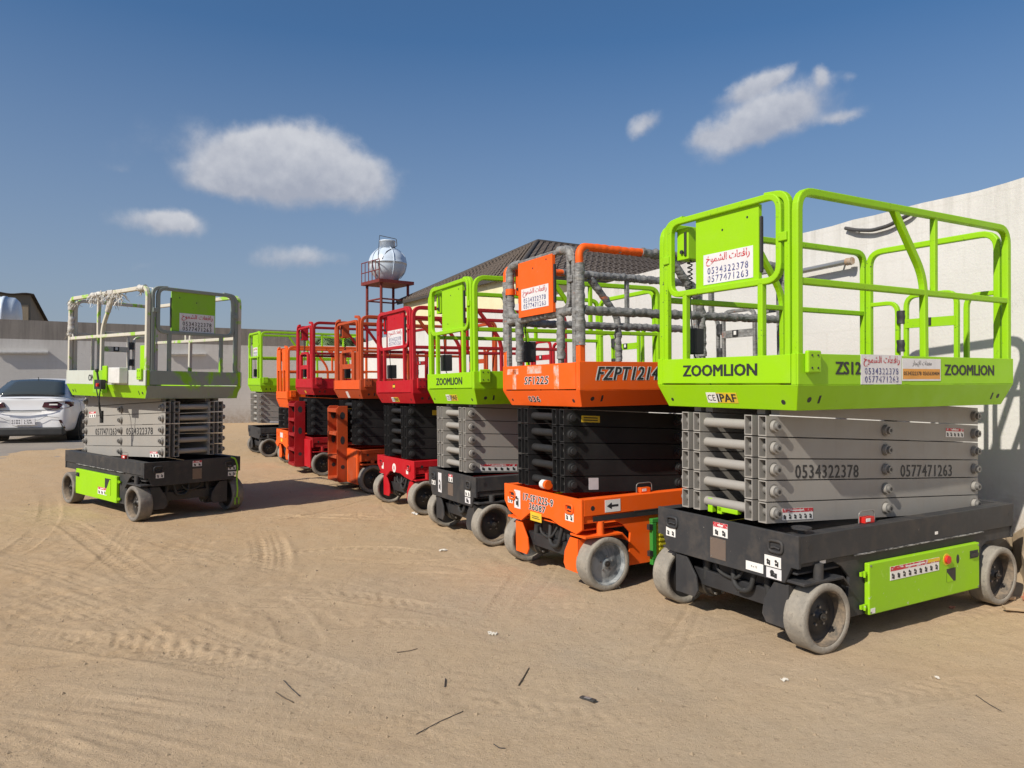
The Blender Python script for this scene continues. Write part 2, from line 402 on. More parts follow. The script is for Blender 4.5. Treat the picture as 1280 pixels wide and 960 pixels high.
AR1 = '\uFEA5\uFEEE\uFEE4\uFEB8\uFEDF\uFE8D \uFE95\uFE8E\uFECC\uFED3\uFE8D\uFEAD'
AR2 = '\uFEAD\uFE8E\uFEA0\uFEF3\uFEFA\uFEDF \uFE95\uFE8D\uFEAA\uFECC\uFEE3'
def rental_sign(F, a, b, w, h, sgn, parent, name='phone_sign', second=False, faded=False):
    """white sticker: red Arabic line, two blue phone numbers"""
    mb = MB().mat('sign white'); F.slab(mb, a, b, w, h, -.002, .0025)
    if second:
        mb.mat('ink orange'); F.rect(mb, a + w * .01, b + h * .08, w * .97, h * .46, .003)
        mb.mat('ink black'); F.text(mb, AR2, a + w * .25, b + h * .62, w * .5, h * .3, .0035, .01)
        F.text(mb, '0534322378', a + w * .03, b + h * .25, w * .45, h * .17, .0036, .02); F.text(mb, '0565630404', a + w * .52, b + h * .25, w * .44, h * .17, .0036, .02)
    else:
        mb.mat('ink red'); F.text(mb, AR1, a + w * .06, b + h * .60, w * .88, h * .36, .0035, .02)
        mb.mat('ink blue' if not faded else 'dark steel'); F.text(mb, '0534322378', a + w * .09, b + h * .33, w * .82, h * .22, .0036, .02, 1.25)
        F.text(mb, '0577471263', a + w * .09, b + h * .06, w * .82, h * .22, .0036, .02, 1.25)
    return link(name, mb.mesh(name, sgn), parent)
def warn_sticker(F, a, b, w, h, sgn, parent, red=True, cols=4, base='ink white', band='ink red'):
    mb = MB().mat(base); F.slab(mb, a, b, w, h, -.002, .002)
    if red: mb.mat(band); F.rect(mb, a, b + h * .66, w, h * .34, .0026)
    mb.mat('ink black'); rnd = random.Random(int(a * 1000) + int(b * 77))
    hh = .6 if red else .85
    for i in range(cols):
        c = a + w * (i + .5) / cols; ww = w / cols * .36
        F.disc(mb, c - ww * .3, b + h * hh * (.62 + .1 * rnd.random()), ww * .42, .002, .0028, 8)
        F.rect(mb, c - ww * .6, b + h * hh * .2, ww * (1.0 + .3 * rnd.random()), h * hh * .26, .0028)
        F.rect(mb, c + ww * .1, b + h * hh * .12, ww * .5, h * hh * .55, .00285)
    if red:
        mb.mat('ink white'); F.rect(mb, a + w * .3, b + h * .78, w * .4, h * .1, .0029)
    return link('warning_sticker', mb.mesh('warning_sticker', sgn), parent)

# ------------------------------------------------------------------ ground shape
# (x, y, radius, height at the point, slope x, slope y)
GP = []
def basis(yaw, tx, ty):
    ex = Vector((math.cos(yaw), math.sin(yaw), tx)).normalized()
    ey = Vector((-math.sin(yaw), math.cos(yaw), ty)); ey = (ey - ex * ex.dot(ey)).normalized()
    return ex, ey, ex.cross(ey)
LIFTS = {  # x, y, yaw, slope along, slope across, side sign
    'm1': (1.577, 4.081, .518, .005, .003, 1), 'm2': (.507, 5.339, .511, .010, -.008, 1), 'm3': (-.331, 6.881, .483, .010, -.010, 1),
    'm4': (-1.125, 8.574, .545, .012, -.010, 1), 'm5': (-2.093, 10.286, .547, .006, -.002, 1), 'm6': (-3.309, 12.293, .517, .002, .002, 1),
    'm7': (-4.149, 13.71, .507, .006, -.002, 1), 'm8': (-5.28, 15.555, .544, .004, .006, 1), 'lm': (-4.029, 8.10, 2.457, .012, .008, -1)}
for k, (x, y, yaw, tx, ty, sg) in LIFTS.items():
    ex, ey, ez = basis(yaw, tx, ty)
    c = Vector((x, y, 0)) + ex * 1.1 + ey * (.58 * sg)
    GP.append((c.x, c.y, 1.15, c.z, -ez.x / ez.z, -ez.y / ez.z))
GP += [(-11.2, 17.6, 2.6, .26, 0, 0), (-9.5, 26, 4, .24, 0, 0), (-16, 22, 4, .22, 0, 0), (-24, 18, 5, .2, 0, 0), (-3, 27, 3, .12, 0, 0)]
ga = np.array(GP)
def ground_base(X, Y):
    X = np.asarray(X, float); Y = np.asarray(Y, float)
    num = np.zeros_like(X); den = np.full_like(X, .35)
    global WSUM
    for (x, y, r, h, sx, sy) in GP:
        d2 = ((X - x) ** 2 + (Y - y) ** 2) / (r * r)
        w = np.exp(-d2 * .9) * 6
        num += w * (h + np.clip(sx * (X - x) + sy * (Y - y), -.05, .05)); den += w
    WSUM = den
    return num / den
def gz(x, y): return float(ground_base(x, y))

# ------------------------------------------------------------------ scissor lifts
RI = .80
def wheel(L, x, y_out, dirn, r, w, tyre, rim, steer=0, sgn=1, rimtone='hub'):
    """tyre mesh with rim and hub as its sub-parts; y_out = outer face, dirn = +1 when the wheel lies towards +y from it"""
    t = MB().mat(tyre); d = dirn; ri = r * RI
    t.lathe([(ri, .004), (ri + .004, -.001), (r * .9, .0), (r - .008, .001), (r - .002, .006), (r, .016), (r, w * .3), (r, w * .5), (r, w * .7), (r, w - .016), (r - .002, w - .006), (r - .008, w), (r * .9, w), (ri, w - .004), (ri, w * .5), (ri, .004)],
            (0, 0, 0), (0, 1, 0), 48, True, .014, .35)
    o = link('wheel', t.mesh('wheel', 1), L)
    yy = y_out * sgn
    o.location = (x, yy, r); o.rotation_euler = (0, 0, steer + (0 if d * sgn > 0 else PI)); 
    m = MB().mat(rim)
    dep = w * (.50 if rim != 'chalky rim' else .26)
    m.mat({'dark steel': 'dusty rim', 'greasy steel': 'dusty rim'}.get(rim, rim)).lathe([(ri + .001, .006), (ri - .006, .004), (ri - .010, .015), (ri - .016, dep * .95)], (0, 0, 0), (0, 1, 0), 40)
    m.mat(rim).lathe([(ri - .016, dep * .95), (ri - .03, dep), (r * .52, dep * 1.02), (r * .48, dep * .92), (.05, dep * .86), (.034, dep * .8), (.030, dep * .6), (0.001, dep * .6)], (0, 0, 0), (0, 1, 0), 32)
    m.lathe([(0.001, w * .9), (r * .5, w * .9), (ri + .001, w * .8)], (0, 0, 0), (0, 1, 0), 24)
    q = link('rim', m.mesh('rim', 1), o)
    h = MB().mat('greasy steel').cyl((0, dep, 0), (0, dep * .35, 0), .022, 10).cyl((0, dep * .4, 0), (0, dep * .15, 0), .010, 6)
    h.mat('arm pin steel')
    for i in range(5):
        a = 2 * PI * i / 5 + .3; h.cyl((math.cos(a) * r * .27, dep, math.sin(a) * r * .27), (math.cos(a) * r * .27, dep * .7, math.sin(a) * r * .27), .008, 6)
    link('hub', h.mesh('hub', 1), o)
    return o

def frustum_skirt(mb, L, W, zk, zb, bi):
    """downward tapering skirt of the platform, four plates with thickness and a lip"""
    T = [(0, 0), (L, 0), (L, W), (0, W)]; B = [(bi, bi), (L - bi, bi), (L - bi, W - bi), (bi, W - bi)]
    th = .012
    Ti = [(th, th), (L - th, th), (L - th, W - th), (th, W - th)]; Bi = [(bi + th, bi + th), (L - bi - th, bi + th), (L - bi - th, W - bi - th), (bi + th, W - bi - th)]
    for i in range(4):
        j = (i + 1) % 4
        bot = [(*B[i], zb), (*B[j], zb), (*Bi[j], zb), (*Bi[i], zb)]; top = [(*T[i], zk), (*T[j], zk), (*Ti[j], zk), (*Ti[i], zk)]
        mb.hexa(bot, top)

def build_lift(key, **S):
    x, y, yaw, tx, ty, sg = LIFTS[key]
    D = dict(L=2.216, W=1.16, zt=1.672, zk=1.498, zb=1.354, bi=.054, zr=2.60, ct=.665, cb=.465, wx=.165, wb=1.80, wo=-.045, wr=.195, arms=5, frontarm=1.264, pitch=.1262,
             deck='lime paint', rail='lime rail paint', chassis='charcoal chassis paint', arm='grey arm paint', toe=None, gate='lime rail paint', platecol='lime paint', tyre='pale tyre rubber', rim='dark steel',
             door='lime paint', simple=False, wrap=None, plate=True, front_toe=None)
    D.update(S)
    L, Wd, zt, zk, zb, bi, zr, ct, cb = (D[k] for k in ('L', 'W', 'zt', 'zk', 'zb', 'bi', 'zr', 'ct', 'cb'))
    toe = D['toe'] or D['deck']; ftoe = D['front_toe'] or toe
    root = empty('scissor_lift'); ex, ey, ez = basis(yaw, tx, ty)
    Mx = Matrix((ex, ey, ez)).transposed().to_4x4(); Mx.translation = Vector((x, y, 0)); root.matrix_world = Mx
    tag(root, D['label'], 'scissor lift', 'scissor lifts parked in the sandy yard')
    def B(name, mb, bevel=0, parent=None):
        o = link(name, mb.mesh(name, sg), parent or root)
        if bevel: bev(o, bevel)
        if name in ('plate_bolts', 'bracket_bolts', 'door_bolts', 'side_hole', 'skirt_holes', 'plastic_shreds'): o['kind'] = 'stuff'
        return o
    FF = lambda xo=0.0: Face((xo, 0, 0), (0, -sg, 0), (0, 0, 1), sg)            # a = -sg*y
    FS = lambda yo=0.0: Face((0, yo, 0), (sg, 0, 0), (0, 0, 1), sg)             # a = sg*x
    fa = lambda yc: -sg * yc
    sa = lambda xc: sg * xc
    def front_rect(y0, y1): a, b = fa(y0), fa(y1); return min(a, b), abs(b - a)
    def side_rect(x0, x1): a, b = sa(x0), sa(x1); return min(a, b), abs(b - a)
    cp = D['chassis']
    # --- chassis
    m = MB().mat(cp)
    if D.get('nose', 'taper') == 'taper':
        poly = [(0, ct), (0, cb + .015), (.05, cb + .015), (.095, cb - .08), (Wd - .095, cb - .08), (Wd - .05, cb + .015), (Wd, cb + .015), (Wd, ct)]
    else:
        poly = [(0, ct), (0, cb - .02), (.07, cb - .06), (.30, cb - .03), (.42, cb - .0), (.74, cb - .0), (.88, cb - .08), (1.08, cb - .02), (Wd, cb + .06), (Wd, ct)]
    m.prism(poly, 0, 0, .022)
    zg = .51 if D['chassis'] == 'charcoal chassis paint' else .55
    g = max(zg, cb + .02)
    for yy in (0, Wd):
        s_ = 1 if yy == 0 else -1
        y1 = yy + s_ * .02
        m.prism([(.0225, ct - .003), (.0225, g), (L, g), (L, ct - .003)], 1, yy, y1)
        m.prism([(.0225, g - .002), (.0225, cb + .02), (.31, cb + .02), (.38, cb - .015), (.45, cb - .085), (.425, .145), (1.80, .15), (1.835, .40), (1.9, .43), (L, .43), (L, g - .002)], 1, yy + s_ * .012, yy + s_ * .032)
        m.box(.0225, L, yy + s_ * .021, yy + s_ * .09, ct - .012, ct - .003)
    m.box(L - .02, L + .005, .004, Wd - .004, .43, ct - .004)
    m.box(.03, L - .03, .034, Wd - .034, .44, .452)
    B('chassis', m, .004)
    m = MB().mat('dark steel').box(.45, 1.78, .06, Wd - .06, .17, .44)
    B('belly_box', m)
    # worn ledge on the side
    m = MB().mat(D.get('ledge', 'scraped ledge' if D['chassis'] == 'charcoal chassis paint' else cp)).box(.48, 1.83, -.006, .004, g - .006, g + .001); B('side_ledge', m)
    # front axle, motors, fork plates
    m = MB().mat('dark steel').box(.08, .26, .24, Wd - .24, .20, .30).box(.12, .2, .3, Wd - .3, .30, .44); B('front_axle', m, .004)
    fp = D.get('fork', cp)
    for (a, b, c) in ((.085, .275, 1), (Wd - .155, Wd - .36, -1)):
        m = MB().mat(fp).prism([(a, .375), (a, .125), (b - c * .03, .125), (b, .17), (b - c * .015, .26), (a + c * .10, .375)], 0, .02, .034)
        m.box(.034, .30, a, a + c * .012, .13, .37)
        B('fork_plate', m, .003)
        m = MB().mat(fp).box(.01, .345, (a - c * .115), a + c * .08, .394, .410).prism([(.345, .410), (.345, .394), (.40, .34), (.40, .356)], 1, a - c * .115, a + c * .08)
        m.cyl((.17, a - c * .08, .408), (.17, a - c * .08, cb + .03), .028, 10)
        B('steering_plate', m, .003)
        m = MB().mat('greasy steel').cyl((.17, a + c * .03, .20), (.17, a + c * .24, .20), .072, 14).cyl((.17, a + c * .12, .20), (.17, a + c * .2, .20), .088, 14).mat('black rubber').cyl((.10, a + c * .2, .24), (.10, a + c * .22, .37), .025, 8)
        for i in range(6):
            an = i * PI / 3; m.mat('arm pin steel').cyl((.17 + .06 * math.cos(an), a + c * .23, .2 + .06 * math.sin(an)), (.17 + .06 * math.cos(an), a + c * .25, .2 + .06 * math.sin(an)), .010, 6)
        B('drive_motor', m)
    if not D['simple']:
        for k_, (ya, yb, dz) in enumerate(((.36, .56, .25), (.45, .70, .30))):
            m = MB().mat('black rubber').tube([(.07 + .02 * k_, ya, .41), (.05, ya + .03, dz + .02), (.05 + .02 * k_, (ya + yb) / 2, dz), (.06, yb - .03, dz + .03), (.09, yb, .41)], .017 - .006 * k_, 8, .06)
            B('hydraulic_hose', m)
    # wheels
    wr, ww = D['wr'], .145
    for (wx_, st) in ((D['wx'], D.get('steer', 0)), (D['wx'] + D['wb'], 0)):
        wheel(root, wx_ + .02, D['wo'], 1, wr, ww, D['tyre'], D['rim'], st, sg)
        wheel(root, wx_ + .02, Wd - D['wo'], -1, wr, ww, D['tyre'], D['rim'], st, sg)
    # --- tie-down eyes on nose
    for yc in (.155, Wd - .145):
        m = MB().mat(cp); F = FF(0)
        pts = []
        for i in range(16):
            a = 2 * PI * i / 16; pts.append((-.004, yc + .048 * max(-1, min(1, 1.25 * math.cos(a))), ct - .085 + .032 * max(-1, min(1, 1.25 * math.sin(a)))))
        m.tube(pts, .010, 6, closed=True); m.mat('ink black'); F.disc(m, fa(yc), ct - .085, .032, .0005, .001, 14)
        m.mat(cp).tube([(-.004, yc - .03, ct - .095), (-.008, yc, ct - .088), (-.004, yc + .03, ct - .095)], .006, 6)
        B('tie_down_eye', m)
    for xc in (.10, L - .05):
        m = MB().mat('ink black'); FS(0).disc(m, sa(xc), ct - .07, .018, .0005, .001, 12); B('lashing_hole', m)
    # --- scissor pack : hollow beams
    n = D['arms']; zf = D['frontarm']; pit = D['pitch']; drop = D.get('drop', .125)
    aw = .060; ah = pit - .007; ax0, ax1 = .01, 2.20
    if L < 2.1: ax1 = L - .03
    yin = [(.23, -1), (.335, 1), (Wd - .335 - aw, -1), (Wd - .23 - aw, 1)]
    if D.get('narrow'): yin = [(.16, -1), (.25, 1), (Wd - .25 - aw, -1), (Wd - .16 - aw, 1)]
    th = .006
    b = MB().mat(D['arm'])
    def sh(v): return (v[0], v[1], v[2] - drop * (v[0] - ax0) / (ax1 - ax0))
    def bx(x0, x1, y0, y1, z0, z1):
        vs = [(x0, y0, z0), (x1, y0, z0), (x1, y1, z0), (x0, y1, z0), (x0, y0, z1), (x1, y0, z1), (x1, y1, z1), (x0, y1, z1)]
        b.add([sh(v) for v in vs], [(0, 3, 2, 1), (4, 5, 6, 7), (0, 1, 5, 4), (1, 2, 6, 5), (2, 3, 7, 6), (3, 0, 4, 7)])
    h2 = ah / 2
    bx(ax0, ax1, 0, aw, h2 - th, h2); bx(ax0, ax1, 0, aw, -h2, -h2 + th)
    bx(ax0, ax1, 0, th, -h2 + th, h2 - th); bx(ax0, ax1, aw - th, aw, -h2 + th, h2 - th)
    b.mat('arm pin steel').cyl((.062, .004, 0), (.062, aw - .004, 0), .024, 10, caps=False)
    arm_me = b.mesh('scissor_arm', sg)
    for k_ in range(-1, n):
        for (yy, side) in yin:
            if k_ == -1 and D.get('nowedge'): continue
            o = link('scissor_arm', arm_me if k_ >= 0 else wedge_mesh(D, sg, ax1, aw, ah, drop, zb, zf + pit), root)
            o.location = (0, yy * sg if sg > 0 else -(yy), zf - pit * k_)
    mc = MB().mat(D['arm']).cyl((0, .335 + aw, 0), (0, Wd - .335 - aw, 0), .030, 14)
    cm = mc.mesh('cross_tube', sg)
    pinm = 'arm pin steel' if D['arm'] == 'grey arm paint' else 'black pin'
    mp = MB().mat(pinm if D['arm'] != 'grey arm paint' else 'grey arm paint').cyl((0, 0, 0), (0, -.024, 0), .034, 14).mat('grease ring' if D['arm'] == 'grey arm paint' else 'black pin').cyl((0, -.0004, 0), (0, -.0012, 0), .042, 16).mat(pinm).cyl((0, -.024, 0), (0, -.042, 0), .024, 8).mat('ink black').cyl((0, -.042, 0), (0, -.043, 0), .012, 8)
    pm = mp.mesh('pivot_pin', sg)
    mp = MB().mat('arm pin steel').cyl((0, 0, 0), (0, .030, 0), .034, 12).cyl((0, .030, 0), (0, .052, 0), .024, 8); pm2 = mp.mesh('pivot_pin', sg)
    for k_ in range(-1, n):
        for px in (.072, 1.118, 2.145):
            if px > L - .03: px = L - .07
            if k_ == -1 and px < 2: continue
            z_ = zf - pit * k_ - drop * (px - ax0) / (ax1 - ax0)
            if z_ > zb - .02 or z_ < ct - .06: continue
            o = link('pivot_pin', pm, root); o.location = (px, yin[0][0] * sg, z_)
            if not D['simple']: o = link('pivot_pin', pm2, root); o.location = (px, (Wd - yin[0][0]) * sg, z_)
            if px < 1 or px > 2:
                o = link('cross_tube', cm, root); o.location = (px, 0, z_)
    # a hydraulic ram inside the pack
    m = MB().mat('dark arm paint').cyl((.35, Wd / 2 - .05, .72), (1.5, Wd / 2 - .05, 1.18), .045, 12).mat('zinc steel').cyl((1.5, Wd / 2 - .05, 1.18), (1.75, Wd / 2 - .05, 1.28), .028, 10); B('hydraulic_ram', m)
    # --- platform
    m = MB().mat(D['deck']); frustum_skirt(m, L, Wd, zk, zb, bi)
    B('platform_skirt', m, .003)
    m = MB().mat('dark steel').box(.015, L - .015, .015, Wd - .015, zk - .03, zk - .012); B('platform_floor', m)
    tb = .014
    for yy, s_ in ((0, 1), (Wd, -1)):
        m = MB().mat(toe).box(.0, L, yy, yy + s_ * tb, zk + .001, zt); B('toe_board', m, .003)
    m = MB().mat(toe).box(L - tb, L, tb + .001, Wd - tb - .001, zk + .001, zt); B('toe_board', m, .003)
    m = MB().mat(ftoe).box(-.003, tb, .050, Wd - .050, zk + .010, zt - .004); B('gate_toe_board', m, .003)
    B('gate_jamb', MB().mat(D['deck']).box(0, tb, tb + .001, .047, zk + .001, zt), .002); B('gate_jamb', MB().mat(D['deck']).box(0, tb, Wd - .047, Wd - tb - .001, zk + .001, zt), .002)
    m = MB().mat('ink black'); F = FS(0)
    # holes near skirt corners
    def skirt_face(face):
        if face == 'side':
            up = Vector((0, -(bi), zk - zb)).normalized(); return Face((0, bi, zb), (sg, 0, 0), up, sg)
        up = Vector((-(bi), 0, zk - zb)).normalized(); return Face((bi, 0, zb), (0, -sg, 0), up, sg)
    F = skirt_face('side'); m = MB().mat('ink black')
    F.disc(m, sa(.13), .065, .017, .0005, .0012, 12); F.disc(m, sa(.215), .065, .008, .0005, .0012, 8); m2 = F
    a, w_ = side_rect(.207, .224); F.slab(m, a, .042, w_, .048, .0005, .0012)
    a, w_ = side_rect(L - .225, L - .208); F.slab(m, a, .042, w_, .048, .0005, .0012); F.disc(m, sa(L - .14), .065, .017, .0005, .0012, 12)
    F2 = skirt_face('front')
    F2.disc(m, fa(.13), .05, .015, .0005, .0012, 12); F2.disc(m, fa(Wd - .11), .05, .012, .0005, .0012, 12)
    B('skirt_holes', m)
    # --- guard rails
    rr = .0245; rl = D['rail']; zmid = zt + (zr - zt) * .435; zr_ = zr - rr; sq = .45
    ends = [(.030, .030), (L - .030, .030)]
    def rail_tube(name, pts, r=rr, fil=.09, mat=None, **kw):
        return B(name, MB().mat(mat or rl).tube(pts, r, 12, fil, 6, sq=sq, **kw))
    x0, x1 = .032, L - .030
    for yy in (.030, Wd - .030):
        rail_tube('side_rail', [(x0, yy, zk), (x0, yy, zr_), (x1, yy, zr_), (x1, yy, zk)], fil=.11)
        rail_tube('mid_rail', [(x0 + rr * .6, yy, zmid), (x1 - rr * .6, yy, zmid)], .021)
        rail_tube('rail_post', [(1.323 * L / 2.216, yy, zmid + .01), (1.323 * L / 2.216, yy, zr_ - .01)], .020)
        rail_tube('rail_brace', [(.90 * L / 2.216, yy, zr_ - .01), (1.21 * L / 2.216, yy, zmid + .10), (1.22 * L / 2.216, yy, zk + .01)], .022, fil=.12)
    # rear end rail: hoop, two small hoops, gate with latch bar
    xe = L - .030
    if not D.get('norear'):
        rail_tube('end_rail', [(xe + .0, .085, zk), (xe, .085, zr_ - .01), (xe, Wd - .085, zr_ - .01), (xe, Wd - .085, zk)], fil=.12)
        zs = zt + .47
        rail_tube('end_rail', [(xe, Wd - .10, zs), (xe, Wd - .33, zs), (xe, Wd - .33, zk)], .018, fil=.09)
        rail_tube('end_rail', [(xe, .10, zs), (xe, .30, zs), (xe, .30, zk)], .018, fil=.09)
        rail_tube('gate_hoop', [(xe, Wd - .40, zk), (xe, Wd - .40, zs + .04), (xe, .37, zs + .04), (xe, .37, zk)], .018, fil=.09)
        m = MB().mat(rl).box(xe - .02, xe + .01, .37, Wd - .40, zt + .26, zt + .33).mat('ink black').box(xe - .026, xe - .0, .55, .62, zt + .27, zt + .33).mat('ink white').box(xe - .029, xe - .026, .57, .60, zt + .285, zt + .32); B('latch_bar', m)
        m = MB().mat('dark steel').tube([(xe - .0, Wd - .365, zt + .30), (xe - .0, Wd - .365, zt + .40)], .040, 10, lump=.004); B('hinge_wrap', m)
        m = MB().mat('dark steel').tube([(xe - .0, Wd - .365, zt + .08), (xe - .0, Wd - .365, zt + .17)], .040, 10, lump=.004); B('hinge_wrap', m)
    # front gate
    gm = D['gate']; zl = zmid + .02; xg = .018
    frontstyle = D.get('front', 'panel')
    y0g, y1g = .062, Wd - .062
    rail_tube('gate_post', [(xg + .004, .078, zt - .01), (xg + .004, .078, zr_ - .002), (xg + .004, .24, zr_ + .012)], .021, mat=gm, fil=.10)
    rail_tube('gate_post', [(xg + .004, Wd - .080, zt - .01), (xg + .004, Wd - .080, zr_ - .002), (xg + .004, Wd - .24, zr_ + .012)], .021, mat=gm, fil=.10)
    if frontstyle == 'panel':
        rail_tube('gate_hoop', [(xg, .135, (zl + zr_) / 2), (xg, .135, zr_), (xg, Wd - .12, zr_), (xg, Wd - .12, zl), (xg, .135, zl), ], .021, fil=.09, mat=gm, closed=True)
        for yy in (.267, Wd - .264): rail_tube('gate_leg', [(xg, yy, zl - .01), (xg, yy, zt - .01)], .021, mat=gm)
        for yy in (.10, Wd - .095):
            m = MB().mat(gm).box(xg - .028, xg + .02, yy - .03, yy + .03, (zl + zr_) / 2 - .03, (zl + zr_) / 2 + .02); B('gate_bracket', m, .004)
        # document locker plate
        px_ = D.get('plate_x', .022)
        m = MB().mat(D.get('platecol', gm)).box(px_, px_ + .006, .294, .812, zl - .012, zr_ - .012).box(px_ + .0065, px_ + .028, .294, .300, zl - .01, zr_ - .02).box(px_ + .0065, px_ + .028, .806, .812, zl - .01, zr_ - .02)
        B('locker_plate', m, .002)
        m = MB().mat('ink black').box(px_ + .008, px_ + .030, .282, .80, zl + .06, zr_ - .09); B('manual_locker', m, .006)
        m = MB().mat('dark steel')
        for (a_, c_) in ((.38, .40), (.58, .36), (.66, .08)): FF(px_).disc(m, fa(a_), zl + c_, .007, 0, .002, 8)
        B('plate_bolts', m)
        F = FF(px_ - .0005)
        sy0, sy1, sz0, sz1 = D.get('sign', (.335, .740, 2.135, 2.325))
        if D.get('hassign', True):
            a, w_ = front_rect(sy0, sy1); rental_sign(F, a, sz0, w_, sz1 - sz0, sg, root, faded=D.get('fadesign', False))
    elif frontstyle == 'slots':
        # hoop over a lower hoop with three slots
        rail_tube('gate_hoop', [(xg, .16, zk + .05), (xg, .16, zr_ - .05), (xg, Wd - .16, zr_ - .05), (xg, Wd - .16, zk + .05)], .02, fil=.08, mat=gm)
        zs = zmid + .02
        rail_tube('gate_frame', [(xg, Wd * .3, zk + .05), (xg, Wd * .3, zs), (xg, Wd * .68, zs), (xg, Wd * .68, zk + .05)], .022, fil=.06, mat=gm)
        for yy in (.10, Wd * .25, Wd * .73, Wd - .10):
            m = MB().mat(gm).box(xg - .02, xg + .02, yy - .03, yy + .03, zk + .05, zs - .02); B('gate_bar', m, .004)
        m = MB().mat(gm).box(xg - .015, xg + .015, Wd * .3, Wd * .68, zt + .16, zt + .23); B('gate_bar', m, .004)
    elif frontstyle == 'boards':
        for (ya, yb) in ((.12, Wd * .42), (Wd * .62, Wd - .10)):
            m = MB().mat(gm).box(xg - .02, xg + .01, ya, yb, zmid + .02, zr_ - .03); B('gate_plate', m, .006)
        for yy in (.10, Wd * .36, Wd * .64, Wd - .10):
            m = MB().mat(gm).box(xg - .02, xg + .02, yy - .035, yy + .035, zk + .05, zmid + .03); B('gate_bar', m, .004)
    # side bracket plate by the front corner
    if D.get('bracket', True):
        m = MB().mat(D['deck']).box(.05, .16, -.028, -.001, zt - .108, zt + .017); o = B('corner_bracket', m, .008)
        m = MB().mat('dark steel')
        for (a_, c_) in ((.08, -.08), (.13, -.08), (.08, -.01), (.13, -.01)): FS(-.028).disc(m, sa(a_), zt + c_, .006, 0, .003, 8)
        B('bracket_bolts', m)
    # controller hung inside the rail
    if D.get('controls', True):
        m = MB().mat(D['deck']).box(.06, .17, Wd - .24, Wd - .13, zr - .27, zr - .06); m.mat('ink black').box(.05, .06, Wd - .225, Wd - .205, zr - .25, zr - .09).cyl((.055, Wd - .185, zr - .22), (.045, Wd - .185, zr - .22), .014, 10)
        B('control_box', m, .004); B('platform_controls', MB().mat('ink black').box(.09, .18, Wd - .26, Wd - .15, zt + .03, zt + .20), .006)
        pts = [(.11, Wd - .2, zr - .27)] + [(.11 + .016 * math.cos(i * 1.3), Wd - .2 + .016 * math.sin(i * 1.3), zr - .28 - i * .006) for i in range(40)] + [(.11, Wd - .2, zr - .55), (.12, Wd - .23, zt + .02), (.2, Wd - .3, zk)]
        B('control_cable', MB().mat('black rubber').tube(pts, .005, 5))
    return root, dict(B=B, FF=FF, FS=FS, fa=fa, sa=sa, fr=front_rect, sr=side_rect, D=D, skirt=skirt_face, sg=sg, yin=yin, rail_tube=rail_tube, zmid=zmid, zr_=zr_)

def wedge_mesh(D, sg, ax1, aw, ah, drop, zb, z0):
    """topmost beam: cut where it runs up under the platform skirt"""
    b = MB().mat(D['arm']); ax0 = .01
    zc = lambda x: -drop * (x - ax0) / (ax1 - ax0)
    lim = zb + .10 - z0
    b.prism([(.12, min(lim, zc(.12) - ah / 2)), (ax1, zc(ax1) - ah / 2), (ax1, zc(ax1) + ah / 2), (1.4, min(lim, zc(1.4) + ah / 2)), (.12, lim)], 1, 0, aw)
    return b.mesh('scissor_arm', sg)

def lettering(T, face, off, specs, name='lettering', mat='stencil black', outline=None, bold=.062, shear=0):
    """specs: (text, c0, c1, z0, z1) with c along y (front) or x (side)"""
    F = T['FF'](off) if face == 'front' else (T['FS'](off) if face == 'side' else T['skirt'](face.split(' ')[1]))
    for sp in specs:
        m = MB(); mat = 'ink black' if outline else mat; rect = T['fr'] if 'front' in face else T['sr']
        a, w = rect(sp[1], sp[2]); z0, z1 = sp[3], sp[4]
        if outline:
            m.mat(outline); e = .010 * (z1 - z0) / .1
            F.text(m, sp[0], a, z0, w, z1 - z0, .0012, bold + .085, 1.12, shear)
        m.mat(mat); F.text(m, sp[0], a, z0, w, z1 - z0, .0026 if outline else .0016, bold * (.8 if outline else 1), 1.12 if outline else 1.0, shear)
        T['B'](name, m)

